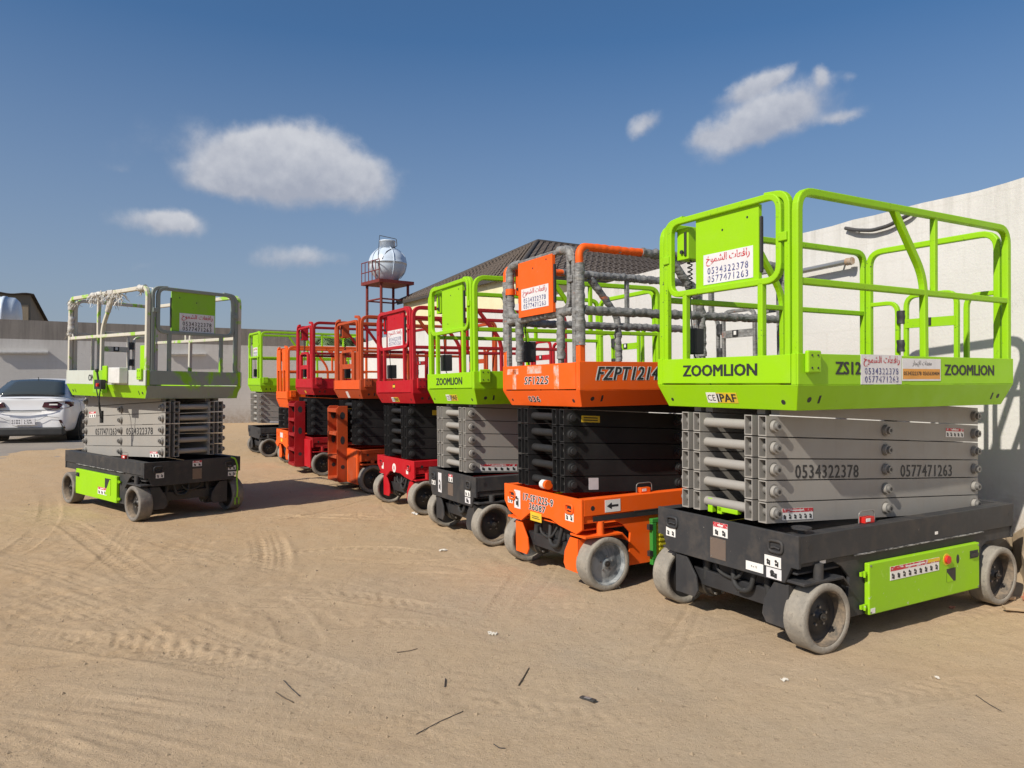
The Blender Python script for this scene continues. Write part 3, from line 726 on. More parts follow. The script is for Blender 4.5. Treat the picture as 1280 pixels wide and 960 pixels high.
# ------------------------------------------------------------------ structure: ground sheet
def build_ground():
    def axis(lo, hi, fine_lo, fine_hi, step, grow):
        a = list(np.arange(fine_lo, fine_hi, step)); s = step; v = fine_hi
        while v < hi: a.append(v); s *= grow; v += s
        a.append(hi); s = step; v = fine_lo; b = []
        while v > lo: s *= grow; v -= s; b.append(max(v, lo))
        return np.array(sorted(set(b + a)))
    xs = axis(-400, 400, -5.6, 4.4, .018, 1.035); ys = axis(-60, 800, 2.2, 8.6, .018, 1.015)
    X, Y = np.meshgrid(xs, ys)
    Z = ground_base(X, Y)
    def vnoise(X, Y, seed):
        r = np.random.RandomState(seed); T = r.rand(256, 256)
        xi = np.floor(X).astype(int); yi = np.floor(Y).astype(int); fx = X - xi; fy = Y - yi
        fx = fx * fx * (3 - 2 * fx); fy = fy * fy * (3 - 2 * fy)
        g = lambda a, b: T[a % 256, b % 256]
        return (g(xi, yi) * (1 - fx) + g(xi + 1, yi) * fx) * (1 - fy) + (g(xi, yi + 1) * (1 - fx) + g(xi + 1, yi + 1) * fx) * fy - .5
    dist = np.sqrt(X ** 2 + Y ** 2); fade = np.clip(1.6 - dist / 60, 0, 1)
    near = np.clip(1.1 - WSUM / 4, .12, 1)
    Z += fade * (near * (.035 * vnoise(X * .45, Y * .45, 1) + .018 * vnoise(X * 1.7, Y * 1.7, 2)) + .006 * vnoise(X * 6, Y * 6, 3) + .0035 * vnoise(X * 17, Y * 17, 4))
    # trampled, churned patches
    ch = np.clip(vnoise(X * .6 + 9, Y * .6, 5) * 3 + .3, 0, 1)
    Z += fade * ch * (.010 * vnoise(X * 11, Y * 9, 6) + .006 * vnoise(X * 24, Y * 22, 7))
    # wheel tracks pressed into the sand: centre lines, width, depth, tread pitch
    TR = TRACKS
    for (pts, wd, dep, pitch, lug) in TR:
        P = np.array(pts, float)
        # smooth the polyline
        for _ in range(3):
            Q = [P[0]]
            for i in range(len(P) - 1): Q += [P[i] * .75 + P[i + 1] * .25, P[i] * .25 + P[i + 1] * .75]
            Q.append(P[-1]); P = np.array(Q)
        x0, x1 = P[:, 0].min() - .5, P[:, 0].max() + .5; y0, y1 = P[:, 1].min() - .5, P[:, 1].max() + .5
        ix = np.where((xs > x0) & (xs < x1))[0]; iy = np.where((ys > y0) & (ys < y1))[0]
        if len(ix) == 0 or len(iy) == 0: continue
        sx = slice(ix[0], ix[-1] + 1); sy = slice(iy[0], iy[-1] + 1); XX = X[sy, sx]; YY = Y[sy, sx]
        best = np.full(XX.shape, 9.); al = np.zeros(XX.shape); sd_ = np.zeros(XX.shape); acc = 0.
        for i in range(len(P) - 1):
            a = P[i]; d = P[i + 1] - a; l = np.hypot(*d)
            if l < 1e-6: continue
            t = np.clip(((XX - a[0]) * d[0] + (YY - a[1]) * d[1]) / l ** 2, 0, 1)
            ox = XX - a[0] - t * d[0]; oy = YY - a[1] - t * d[1]; dd = np.hypot(ox, oy)
            m = dd < best; best[m] = dd[m]; al[m] = (acc + t * l)[m]; sd_[m] = (np.sign(d[0] * oy - d[1] * ox) * dd)[m]; acc += l
        wob = 1 + .5 * vnoise(XX * 1.3 + wd * 50, YY * 1.3, 8)
        endf = np.clip(np.minimum(al, acc - al) / .4, 0, 1)
        u = best / (wd / 2)
        press = -dep * np.clip((1.08 - u) * 5, 0, 1) + dep * .9 * np.exp(-((u - 1.25) / .16) ** 2) - dep * .6 * np.exp(-((u - 1.0) / .09) ** 2)
        tread = max(lug, 0) * 1.3 * np.clip(np.sin(2 * PI * (al + np.abs(sd_) * .8) / pitch) * 1.8, -1, 1) * np.clip((1 - u) * 4, 0, 1)
        rib = abs(lug) * (.5 if lug > 0 else 1.2) * np.cos(sd_ / (wd / 2) * (7.5 if lug > 0 else 13)) * np.clip((1 - u) * 4, 0, 1)
        Z[sy, sx] += .46 * endf * wob * (press + tread + rib) * np.clip(.7 + 1.9 * vnoise(XX * .9, YY * .9, 12), .15, 1)
    ny, nx = X.shape
    V = np.stack([X, Y, Z], -1).reshape(-1, 3)
    idx = np.arange(nx * ny).reshape(ny, nx)
    F = np.stack([idx[:-1, :-1], idx[:-1, 1:], idx[1:, 1:], idx[1:, :-1]], -1).reshape(-1, 4)
    me = bpy.data.meshes.new('ground'); me.vertices.add(len(V)); me.vertices.foreach_set('co', V.ravel())
    me.loops.add(F.size); me.loops.foreach_set('vertex_index', F.ravel().astype(np.int32)); me.polygons.add(len(F))
    me.polygons.foreach_set('loop_start', np.arange(0, F.size, 4, dtype=np.int32)); me.polygons.foreach_set('loop_total', np.full(len(F), 4, dtype=np.int32))
    me.update(calc_edges=True); me.polygons.foreach_set('use_smooth', [True] * len(F))
    t = NT('packed sand')
    big = t.noise(.35, 5, .6); mid = t.noise(2.2, 7, .65, dist=.5); fine = t.noise(38, 6, .75); grit = t.noise(170, 3, .7); peb = t.vor(60)
    c = t.mix(t.ramp(big, .38, .62), (.470, .340, .208), (.435, .350, .250))
    gd = t.N.new('ShaderNodeVectorMath'); gd.operation = 'DISTANCE'; t.lk(t.tc.outputs['Object'], gd.inputs[0]); gd.inputs[1].default_value = (.5, 4.0, 0)
    c = t.mix(t.ramp(t.math('ADD', gd.outputs['Value'], t.math('MULTIPLY', t.noise(.8, 5), 3.0)), 3.2, 6.0, 0, 1), c, (.505, .345, .190))
    c = t.mix(t.ramp(mid, .35, .72, 0, .6), c, (.525, .395, .25))
    c = t.mix(t.ramp(t.noise(5.0, 8, .7), .55, .78, 0, .45), c, (.34, .24, .155))
    c = t.mix(t.ramp(fine, .35, .75, 0, .35), c, (.56, .44, .32)); c = t.mix(t.ramp(grit, .3, .72, .30, 0), c, (.24, .17, .11))
    c = t.mix(t.ramp(peb, .0, .07, .5, 0), c, (.45, .40, .33))
    sp_ = t.noise(24, 9, .8); c = t.mix(t.ramp(sp_, .56, .65, 0, .55), c, (.19, .135, .085)); c = t.mix(t.ramp(t.noise(31, 9, .8), .60, .68, 0, .5), c, (.60, .50, .38))
    h = t.math('ADD', t.math('MULTIPLY', fine, .9), t.math('MULTIPLY', grit, .35)); h = t.math('ADD', h, t.math('MULTIPLY', t.noise(9, 9, .78), 1.0))
    t.bump(h, .7, .014); t.set(c, .95, spec=.15)
    me.materials.append(t.m)
    global GXS, GYS, GZS
    GXS, GYS, GZS = xs, ys, Z
    return tag(link('ground', me), kind='structure')
def gh(x, y):
    i = min(max(int(np.searchsorted(GXS, x)) - 1, 0), len(GXS) - 2); j = min(max(int(np.searchsorted(GYS, y)) - 1, 0), len(GYS) - 2)
    a = (x - GXS[i]) / (GXS[i + 1] - GXS[i]); b = (y - GYS[j]) / (GYS[j + 1] - GYS[j])
    return float((GZS[j, i] * (1 - a) + GZS[j, i + 1] * a) * (1 - b) + (GZS[j + 1, i] * (1 - a) + GZS[j + 1, i + 1] * a) * b)
_tr = []
def G(px, py):
    Yv = 926.4 * 1.493 / (py - 483.0); return ((px - 640) / 926.4 * Yv, Yv)
TRACKS = []
for (pix, wd, dep, pitch, lug) in [
    ([(0, 780), (90, 772), (210, 762), (290, 752), (430, 752)], .22, .014, .09, .003), ([(0, 762), (60, 748), (130, 738), (330, 722)], .20, .018, .10, .004),
    ([(0, 792), (80, 800), (190, 812), (320, 826)], .25, .010, .07, .006), ([(0, 835), (130, 822), (298, 790)], .12, .010, .05, .0),
    ([(40, 852), (130, 842), (220, 828)], .10, .010, .05, 0), ([(60, 800), (180, 812), (250, 824), (360, 845)], .24, .008, .06, .006),
    ([(330, 665), (342, 690), (340, 710), (318, 730)], .30, .010, .12, .006), ([(80, 652), (110, 672), (150, 700), (190, 730)], .22, .012, .08, .006),
    ([(0, 860), (120, 880), (230, 905), (330, 925), (470, 960)], .22, .008, .06, .004), ([(0, 905), (40, 935), (80, 970)], .25, .010, .06, .006), ([(50, 600), (70, 640), (40, 680), (0, 700)], .2, .012, .09, .004),
    ([(270, 790), (330, 808), (420, 840), (520, 870)], .20, .007, .07, .005), ([(300, 860), (380, 885), (480, 905), (640, 940)], .24, .007, .07, .005),
    ([(230, 640), (300, 650), (420, 640), (520, 655), (560, 662)], .16, .010, .09, .003), ([(150, 655), (210, 668), (320, 662), (470, 662)], .12, .012, .09, .0),
    ([(865, 752), (800, 800), (740, 830)], .14, .008, .06, .003), ([(1010, 815), (960, 850), (900, 900), (830, 960)], .15, .006, .07, .004), ([(660, 705), (640, 730), (600, 790), (560, 840)], .13, .008, .06, .003),
    ([(760, 740), (730, 780), (690, 830)], .14, .009, .06, .003), ([(850, 745), (760, 800), (700, 870), (660, 960)], .13, .006, .06, .002),
    ([(560, 770), (700, 800), (860, 860), (1000, 960)], .2, .005, .07, .004), ([(880, 700), (860, 760), (820, 830)], .05, .008, .06, 0), ([(830, 715), (790, 770), (760, 800)], .04, .007, .06, 0),
    ([(0, 640), (120, 660), (300, 700), (480, 745), (640, 780)], .18, .007, .08, .003), ([(620, 690), (560, 700), (480, 700), (380, 690)], .1, .008, .06, 0),
    ([(420, 600), (330, 610), (260, 605)], .2, .012, .09, 0), ([(540, 645), (440, 650), (330, 640)], .12, .012, .09, 0), ([(310, 560), (360, 580), (440, 600), (520, 640)], .2, .014, .09, .003), ([(305, 545), (330, 560), (400, 590)], .3, .02, .09, .003),
    ([(0, 570), (60, 575), (110, 590)], .3, .02, .1, .004), ([(0, 590), (70, 598)], .25, .018, .1, .004)]:
    TRACKS.append(([G(*p) for p in pix], wd, dep, pitch, lug))
for (pix, wd, dep, pitch, lug) in [
    ([(0, 700), (60, 715), (140, 740), (260, 790), (330, 815)], .26, .006, .1, -.005), ([(0, 730), (80, 752), (170, 790), (240, 830)], .24, .005, .1, -.005), ([(0, 880), (160, 900), (330, 935), (420, 960)], .35, .004, .1, -.004),
    ([(0, 900), (120, 930), (200, 965)], .3, .005, .1, -.005), ([(60, 860), (250, 880), (450, 915), (620, 960)], .3, .004, .1, -.004), ([(170, 650), (150, 690), (110, 720)], .2, .006, .1, -.006), ([(330, 655), (345, 685), (338, 720)], .24, .010, .1, -.010),
    ([(240, 690), (262, 668), (280, 655)], .2, .006, .1, -.006), ([(0, 770), (70, 766), (150, 758), (240, 750)], .05, .016, .1, 0), ([(130, 742), (200, 735), (290, 726), (360, 728)], .05, .012, .1, 0), ([(190, 806), (240, 800), (298, 789)], .04, .012, .1, 0),
    ([(0, 838), (60, 830), (140, 818)], .04, .014, .1, 0), ([(50, 852), (120, 842), (190, 830)], .04, .012, .1, 0), ([(340, 740), (420, 742), (500, 752), (560, 760)], .22, .010, .10, .007), ([(90, 795), (180, 800), (280, 815), (360, 835)], .26, .008, .11, .009),
    ([(560, 870), (660, 880), (760, 900), (860, 915)], .2, .006, .10, .007), ([(620, 845), (720, 865), (850, 885), (960, 900)], .2, .005, .09, .005), ([(870, 745), (840, 790), (800, 830), (770, 850)], .035, .012, .1, 0), ([(880, 750), (860, 800), (815, 860)], .035, .010, .1, 0),
    ([(910, 790), (880, 840), (850, 880)], .03, .010, .1, 0), ([(700, 700), (685, 730), (640, 770)], .03, .010, .1, 0), ([(560, 690), (450, 680), (330, 690), (250, 700)], .14, .010, .1, .006), ([(300, 640), (380, 645), (470, 640), (560, 650)], .08, .012, .1, 0),
    ([(600, 710), (500, 700), (400, 700)], .1, .008, .1, -.004), ([(160, 760), (200, 790), (210, 830)], .05, .008, .1, 0), ([(400, 780), (500, 775), (620, 790), (760, 840)], .16, .006, .09, .005), ([(930, 900), (1050, 880), (1180, 860), (1280, 850)], .2, .006, .1, .006), ([(1060, 840), (1130, 800), (1210, 770), (1280, 750)], .14, .007, .1, .004),
    ([(480, 620), (400, 640), (320, 655), (240, 665)], .12, .014, .1, 0), ([(170, 664), (215, 668), (235, 676)], .12, .03, .1, 0), ([(0, 748), (40, 742), (75, 738)], .16, .03, .1, 0)]:
    TRACKS.append(([G(*p) for p in pix], wd, dep, pitch, lug))
_r = random.Random(31)
for _ in range(46):                      # short scuffs and partial tread prints left by turning tyres
    a = _r.uniform(-.2, 2.9); L_ = _r.uniform(.4, 1.7); yy = 3.0 + _r.random() ** 1.3 * 9.0; xx = _r.uniform(-.72, .25) * yy; cv = _r.uniform(-.5, .5)
    P_ = [(xx + L_ * t_ * math.cos(a + cv * t_), yy + L_ * t_ * math.sin(a + cv * t_)) for t_ in (0, .25, .5, .75, 1)]
    TRACKS.append((P_, _r.choice((.05, .12, .16, .22)), _r.uniform(.004, .011), _r.choice((.07, .09, .11)), _r.choice((0, .004, .006, -.006))))
build_ground()

# ------------------------------------------------------------------ structure: yard walls
def wall_material(name, base, stain, amt=.5, drip=True):
    t = NT(name); n = t.noise(.7, 7, .65, dist=.3); n2 = t.noise(9, 7, .7); c = t.mix(t.ramp(n, .3, .75), base, tuple(v * .86 for v in base))
    c = t.mix(t.ramp(t.noise(1, 7, .7, vec=t.mapv((2.4, 2.4, .25))), .55, .85, 0, amt), c, stain); c = t.mix(t.ramp(n2, .55, .8, 0, .25), c, stain)
    g = t.N.new('ShaderNodeSeparateXYZ'); t.lk(t.tc.outputs['Object'], g.inputs[0])
    bk = t.N.new('ShaderNodeTexBrick'); mp = t.N.new('ShaderNodeCombineXYZ'); t.lk(t.math('ADD', g.outputs[1], t.math('MULTIPLY', g.outputs[0], .5)), mp.inputs[0]); t.lk(g.outputs[2], mp.inputs[1]); t.lk(mp.outputs[0], bk.inputs['Vector'])
    bk.inputs['Scale'].default_value = 1.0; bk.inputs['Brick Width'].default_value = .42; bk.inputs['Row Height'].default_value = .205; bk.inputs['Mortar Size'].default_value = .012; bk.inputs['Mortar Smooth'].default_value = .6
    joint = t.math('MULTIPLY', bk.outputs['Fac'], t.ramp(t.noise(.9, 5), .42, .62)); c = t.mix(t.math('MULTIPLY', joint, .22), c, stain)
    crack = t.noise(1.1, 9, .62, dist=1.6); c = t.mix(t.math('MULTIPLY', t.ramp(t.math('ABSOLUTE', t.math('SUBTRACT', crack, .5)), .0, .0035, .55, 0), t.ramp(t.noise(.6, 3), .5, .6)), c, tuple(v * .6 for v in stain))
    top_ = t.math('MULTIPLY', t.ramp(g.outputs[2], 2.55, 3.12, 0, .5), t.ramp(t.noise(1, 7, .7, vec=t.mapv((7, 7, .5))), .45, .65)); c = t.mix(top_, c, tuple(v * .7 for v in stain))
    low = t.math('MULTIPLY', t.ramp(g.outputs[2], .15, .8, 1., 0), t.ramp(n2, .3, .6)); c = t.mix(low, c, DUST)
    t.bump(t.math('ADD', t.math('MULTIPLY', n2, .7), t.noise(45, 5)), .25, .01); return t.set(c, .9, spec=.2)
wm_white = wall_material('white plaster', (.66, .648, .62), (.50, .48, .43), .34)
wm_far = wall_material('off white plaster', (.58, .555, .52), (.42, .385, .34), .40)
wm_grey = wall_material('grey render', (.25, .225, .20), (.15, .135, .12), .5)
for m_ in (wm_white, wm_far, wm_grey): MATS[m_.name] = m_
def wall_run(a, b, h, th, z0=-.3, cap=None, steps=None, mat='white plaster', rough_top=0.0, seedv=0):
    """wall from a to b, its thickness lying to the left of that direction (away from the yard)"""
    a = Vector((*a, 0)); b = Vector((*b, 0)); d = b - a; L_ = d.length; d.normalize(); nrm = Vector((-d.y, d.x, 0))
    m = MB().mat(mat); n = max(2, int(L_ / .25)); V = []; F = []
    for i in range(n + 1):
        s = L_ * i / n; p = a + d * s; hh = h + rough_top * mnoise.noise(Vector((s * 1.7, seedv, 0)))
        V += [tuple(p + Vector((0, 0, z0))), tuple(p + Vector((0, 0, hh))), tuple(p + nrm * th + Vector((0, 0, hh))), tuple(p + nrm * th + Vector((0, 0, z0)))]
    for i in range(n):
        o = i * 4
        F += [(o, o + 4, o + 5, o + 1), (o + 1, o + 5, o + 6, o + 2), (o + 2, o + 6, o + 7, o + 3)]
    F += [(0, 1, 2, 3), (4 * n, 4 * n + 3, 4 * n + 2, 4 * n + 1)]
    m.add(V, F); return m
RW = lambda Yv: (6.584 - .439 * Yv, Yv)
FW = lambda Xv: (Xv, 25.8 + (Xv + 9.33) / 1.613)
# right hand wall, runs from beside the camera away to the corner
m = wall_run(RW(28.0), RW(-6.0), 3.13, .22, rough_top=.035, mat='white plaster')
rwall = link('yard_wall', m.mesh('yard_wall')); tag(rwall, 'long white plastered yard wall rising behind the row of lifts on the right', 'wall')
# far wall with a grey upper band
c0 = (-5.7, 28.05); endx = -7.42
m = wall_run(FW(-40.0), FW(endx), 2.92, .22, mat='off white plaster')
fwall = link('yard_wall', m.mesh('yard_wall')); tag(fwall, 'far off-white yard wall with a grey upper band behind the parked car', 'wall')
m = wall_run(FW(-40.0), FW(endx), 3.5, .22, z0=2.921, mat='grey render'); link('grey_band', m.mesh('grey_band'), fwall)
m = wall_run(FW(endx + .01), (c0[0] - .0, FW(c0[0])[1]), 3.0, .2, mat='white plaster')
o = link('yard_wall', m.mesh('yard_wall')); tag(o, 'short low white wall closing the far corner, a palm showing above it', 'wall')
# lamp battens / pipes on the walls
def wall_tube(label, p0, p1, r, mat, name='wall_pipe', cat='pipe', pts=None, endcap=None, group=None):
    t_ = empty(name, p0); tag(t_, label, cat, group)
    P0 = Vector(p0); m = MB().mat(mat)
    q = [Vector(p) - P0 for p in (pts or (p0, p1))]
    m.tube(q, r, 10, .05); link('pipe_run', m.mesh('pipe_run'), t_)
    m = MB().mat('zinc steel')
    nrm = Vector((.918, .396, 0)) if 'far' not in label else Vector((-.527, .85, 0))
    for k in (.12, .88):
        p = q[0].lerp(q[-1], k); 
        if pts: p = q[max(1, int(k * (len(q) - 1)))]
        m.tube([p - nrm * .0, p + nrm * .14], .012, 6)
    link('clip', m.mesh('clip'), t_)
    if endcap:
        m = MB().mat(endcap).tube([q[-1], q[-1] + (q[-1] - q[-2]).normalized() * .07], r * 1.3, 10, lump=.009); link('broken_socket', m.mesh('broken_socket'), t_)
    return t_
def on_rw(px, py, off=.08):
    k = (px - 640) / 926.4; Yv = 6.584 / (k + .439); X = k * Yv; z = 1.493 + (483 - py) / 926.4 * Yv
    return (X - .918 * off, Yv - .396 * off, z)
def on_fw(px, py, off=.08):
    k = (px - 640) / 926.4; Yv = (-9.33 - 1.613 * 25.8) / (k - 1.613); X = k * Yv; z = 1.493 + (483 - py) / 926.4 * Yv
    return (X + .527 * off, Yv - .85 * off, z)
wall_tube('grey pipe stub with a broken orange end fixed to the white wall', on_rw(985, 345, .10), on_rw(1068, 328, .10), .028, 'zinc steel', endcap='rusty rim')
cp_ = [on_rw(1060, 285.5, .03), on_rw(1075, 288, .05), on_rw(1095, 288.5, .05), on_rw(1115, 283, .05), on_rw(1143, 268, .05), on_rw(1150, 262, .03)]
wall_tube('sagging dark conduit slung under the top of the white wall', cp_[0], cp_[-1], .018, 'dark arm paint', 'conduit', 'conduit', pts=cp_)
for (pa, pb, lb) in (((-6, 441), (60, 441), 'white lamp batten on the far wall above the white car'), ((210, 443), (257, 443), 'white lamp batten on the far wall just right of the scuffed lift')):
    a = Vector(on_fw(*pa, .14)); b = Vector(on_fw(*pb, .14)); t_ = empty('wall_lamp', a); tag(t_, lb, 'lamp', 'battens on the far wall')
    d = (b - a); nn = Vector((-.527, .85, 0))
    m = MB().mat('light plastic'); w_ = Vector((0, 0, .06)); bk = nn * .14
    m.hexa([(0, 0, 0), d, d + bk, bk], [w_, d + w_, d + bk + w_, bk + w_]); link('canopy', m.mesh('canopy'), t_)
    m = MB().mat('light plastic').tube([nn * .08 - w_ * .4, nn * .08 + d - w_ * .4], .02, 8); link('tube_light', m.mesh('tube_light'), t_)
# mottled grey ground strip in front of the far wall, under the car
def strip_mesh():
    m = MB().mat('grey render'); V = []; F = []; n = 30
    for i in range(n + 1):
        X = -34 + i * (34 - 11.6) / n
        for j in range(7):
            fy = FW(X)[1] - j * 1.45; fx = X + j * 1.45 * .62
            w_ = .10 * mnoise.noise(Vector((X * .8, j, 3))) if j == 6 else 0
            V.append((fx, fy + w_ * 2, gz(fx, fy) + (.03 if j < 6 else -.01)))
    for i in range(n):
        for j in range(6): o = i * 7 + j; F.append((o, o + 1, o + 8, o + 7))
    m.add(V, F, True); return m
t = NT('mottled strip grey'); n_ = t.noise(1.1, 7, .65); n2_ = t.noise(14, 7, .7)
c_ = t.mix(t.ramp(n_, .35, .7), (.235, .205, .175), (.31, .265, .215)); c_ = t.mix(t.ramp(n2_, .5, .8, 0, .5), c_, DUST); t.bump(n2_, .3, .01); MATS['mottled strip grey'] = t.set(c_, .9)
m = strip_mesh(); m.mats = [mt('mottled strip grey')]
tag(link('grey_strip', m.mesh('grey_strip')), kind='structure')

# ------------------------------------------------------------------ beyond the walls: house, water tower, shed, palm
def build_house():
    near = Vector((.13, 24.6)); far = Vector((-5.16, 33.2)); u = (far - near).normalized(); v = Vector((-u.y, u.x)) * -1
    if v.x < 0: v = -v
    L_ = (far - near).length; H = 5.29; t_ = empty('house', (near.x, near.y, 0)); tag(t_, 'pale yellow house with a dark grey tiled hip roof showing over the white wall', 'house')
    hx = near + u * (L_ / 2) + v * 4.21; hx2 = hx + v * 9.0; top = 7.62
    n2 = near + v * 17.4; f2 = far + v * 17.4
    P = lambda p, z: (p.x - near.x, p.y - near.y, z)
    ov = .22
    yn = MB(); t = NT('yellow render'); nn = t.noise(2, 6); t.bump(t.noise(20, 5), .2, .01); MATS['yellow render'] = t.set(t.mix(t.ramp(nn, .3, .7), (.74, .68, .44), (.66, .60, .38)), .9)
    a = near + u * ov + v * ov; b = far - u * ov + v * ov; c = f2 - u * ov - v * ov; d = n2 + u * ov - v * ov
    m = MB().mat('yellow render'); vs = [P(a, -.2), P(b, -.2), P(c, -.2), P(d, -.2), P(a, H + .1), P(b, H + .1), P(c, H + .1), P(d, H + .1)]
    m.add(vs, [(0, 3, 2, 1), (4, 5, 6, 7), (0, 1, 5, 4), (1, 2, 6, 5), (2, 3, 7, 6), (3, 0, 4, 7)][::1]); link('wall', m.mesh('wall'), t_)
    paint('roof tile', (.19, .155, .13), .75, .2, .2); paint('roof edge', (.055, .048, .043), .7, .1, .1)
    # roof deck
    m = MB().mat('roof edge'); e = H - .02
    E1, E2, E3, E4 = P(near, e), P(far, e), P(f2, e), P(n2, e); R1, R2 = P(hx, top - .04), P(hx2, top - .04)
    m.add([E1, E2, E3, E4, R1, R2], [(0, 4, 1), (1, 4, 5, 2), (2, 5, 3), (3, 5, 4, 0), (0, 1, 2, 3)])
    for (s0, s1) in ((near, far), (near, n2)):
        q0, q1 = P(s0, H - .14), P(s1, H - .14); q2, q3 = P(s1, H + .02), P(s0, H + .02); nd = (v if s1 is far else u) * .05
        m.add([q0, q1, q2, q3, (q0[0] + nd.x, q0[1] + nd.y, q0[2]), (q1[0] + nd.x, q1[1] + nd.y, q1[2]), (q2[0] + nd.x, q2[1] + nd.y, q2[2]), (q3[0] + nd.x, q3[1] + nd.y, q3[2])],
              [(0, 1, 2, 3), (4, 7, 6, 5), (0, 4, 5, 1), (3, 2, 6, 7)])
    roof = link('roof', m.mesh('roof'), t_)
    # courses of tiles laid on each face: scalloped strips
    V = []; F = []
    def course_face(A, B, C, D_):        # eave A->B, ridge D->C
        A, B, C, D_ = map(Vector, (A, B, C, D_)); nrm = (B - A).cross(D_ - A).normalized()
        if nrm.z < 0: nrm = -nrm
        slope = ((D_ + C) / 2 - (A + B) / 2); nc = 22
        for k in range(nc):
            f0 = k / nc; f1 = (k + 1.15) / nc; f1 = min(f1, 1)
            a0 = A.lerp(D_, f0); b0 = B.lerp(C, f0); a1 = A.lerp(D_, f1); b1 = B.lerp(C, f1); ln = (b0 - a0).length
            n = max(1, int(ln / .30)); ofs = .5 * (k % 2)
            for j in range(n):
                for (q0, q1, lift0) in ((j / n, (j + .5) / n, .075), ((j + .5) / n, (j + 1) / n, .03)):
                    o = len(V); V.extend([a0.lerp(b0, q0) + nrm * lift0, a0.lerp(b0, q1) + nrm * lift0, a1.lerp(b1, q1) + nrm * (lift0 - .03), a1.lerp(b1, q0) + nrm * (lift0 - .03), a0.lerp(b0, q0), a0.lerp(b0, q1)])
                    F.extend([(o, o + 1, o + 2, o + 3), (o + 4, o + 5, o + 1, o)])
    course_face(E1, E2, R1, R1); course_face(E4, E1, R1, R2); course_face(E2, E3, R2, R1)
    m = MB().mat('roof tile'); m.add(V, F); o = link('roof_tiles', m.mesh('roof_tiles'), t_); o['kind'] = 'stuff'
    m = MB().mat('roof edge').tube([E1, R1], .09, 8).tube([E2, R1], .09, 8).tube([R1, R2], .1, 8); link('ridge_tiles', m.mesh('ridge_tiles'), t_)
    # round vent on the yellow wall
build_house()

def build_tower():
    t_ = empty('water_tower', (-5.55, 33, 0)); tag(t_, 'rust red steel tower carrying a round white water tank above the lifts', 'water tower')
    paint('red oxide steel', (.17, .024, .020), .6, .1, .4)
    A = R(38); ca, sa_ = math.cos(A), math.sin(A); h = .66
    def q(a, b, z): return (ca * a - sa_ * b, sa_ * a + ca * b, z)
    cs = [(-h, -h), (h, -h), (h, h), (-h, h)]; zp = 6.03
    for a, b in cs:
        m = MB().mat('red oxide steel').tube([q(a, b, -.1), q(a * 1.0, b, zp)], .075, 4); link('leg', m.mesh('leg'), t_)
    m = MB().mat('red oxide steel')
    for z in (1.5, 3.3, 4.55, 5.3):
        for i in range(4): m.tube([q(*cs[i], z), q(*cs[(i + 1) % 4], z)], .045, 4)
    link('cross_beams', m.mesh('cross_beams'), t_)
    m = MB().mat('red oxide steel').tube([q(-h, -h, 1.5), q(h, -h, 3.)], .03, 4).tube([q(h, -h, 4.8), q(h, h, 3.)], .03, 4); link('brace', m.mesh('brace'), t_)
    e = h + .20
    m = MB().mat('red oxide steel'); M4 = Matrix.Rotation(A, 4, 'Z')
    m.box(-e, e, -e, e, zp - .04, zp + .10, M=M4); pl = link('platform', m.mesh('platform'), t_)
    m = MB().mat('red oxide steel')
    for k in range(6):
        b = -e + .03 + k * (2 * e - .06) / 5; mp = MB().mat('red oxide steel').tube([q(-e + .02, b, zp + .1), q(-e + .02, b, zp + .94)], .02, 5); link('railing_post', mp.mesh('railing_post'), t_)
    for z in (.5, .95): mp = MB().mat('red oxide steel').tube([q(-e + .02, -e, zp + z), q(-e + .02, e, zp + z)], .022, 5); link('railing', mp.mesh('railing'), t_)
    tk = empty('water_tank', (-5.55, 33, zp + .1)); tk.scale = (.92, .92, .90); tag(tk, 'round white plastic water tank with a capped neck on the rust red tower', 'water tank')
    t = NT('tank plastic'); n = t.noise(1.5, 5); t.bump(t.noise(5, 4), .2, .02); MATS['tank plastic'] = t.set(t.mix(t.ramp(n, .3, .7), (.60, .68, .76), (.48, .56, .66)), .35)
    m = MB().mat('tank plastic'); pr = [(.28, 0), (.5, .06)] + [(.90 * math.sin(a) ** .92, .90 - .86 * math.cos(a)) for a in [R(x) for x in range(42, 91, 8)]] + [(.925, .90), (.925, .94)] + [(.90 * math.sin(a) ** .95, .92 - .80 * math.cos(a)) for a in [R(x) for x in range(94, 160, 8)]] + [(.38, 1.66), (.36, 1.98), (.39, 1.99), (.39, 2.05), (.02, 2.08)]
    m.lathe(pr, (0, 0, 0), (0, 0, 1), 32); link('tank_body', m.mesh('tank_body'), tk)
    m = MB().mat('tank plastic')
    for i in range(5):
        a = i * PI * 2 / 5 + .2; pts = [(math.cos(a) * r_, math.sin(a) * r_, z_) for (r_, z_) in [(.62, .2), (.84, .5), (.93, .9), (.84, 1.3), (.62, 1.55), (.34, 1.7)]]; m.tube(pts, .022, 6, .1)
    link('rib', m.mesh('rib'), tk)
    m = MB().mat('dark steel').tube([(-.36, -.1, 2.30), (.46, -.2, 2.10), (.50, -.25, 1.75), (.1, -.75, 1.4), (-.1, -.9, 1.0)], .018, 6, .05).tube([(-.30, -.85, 0), (-.30, -.85, 1.2), (-.36, -.1, 2.30)], .014, 5); link('inlet_pipe', m.mesh('inlet_pipe'), tk)
build_tower()

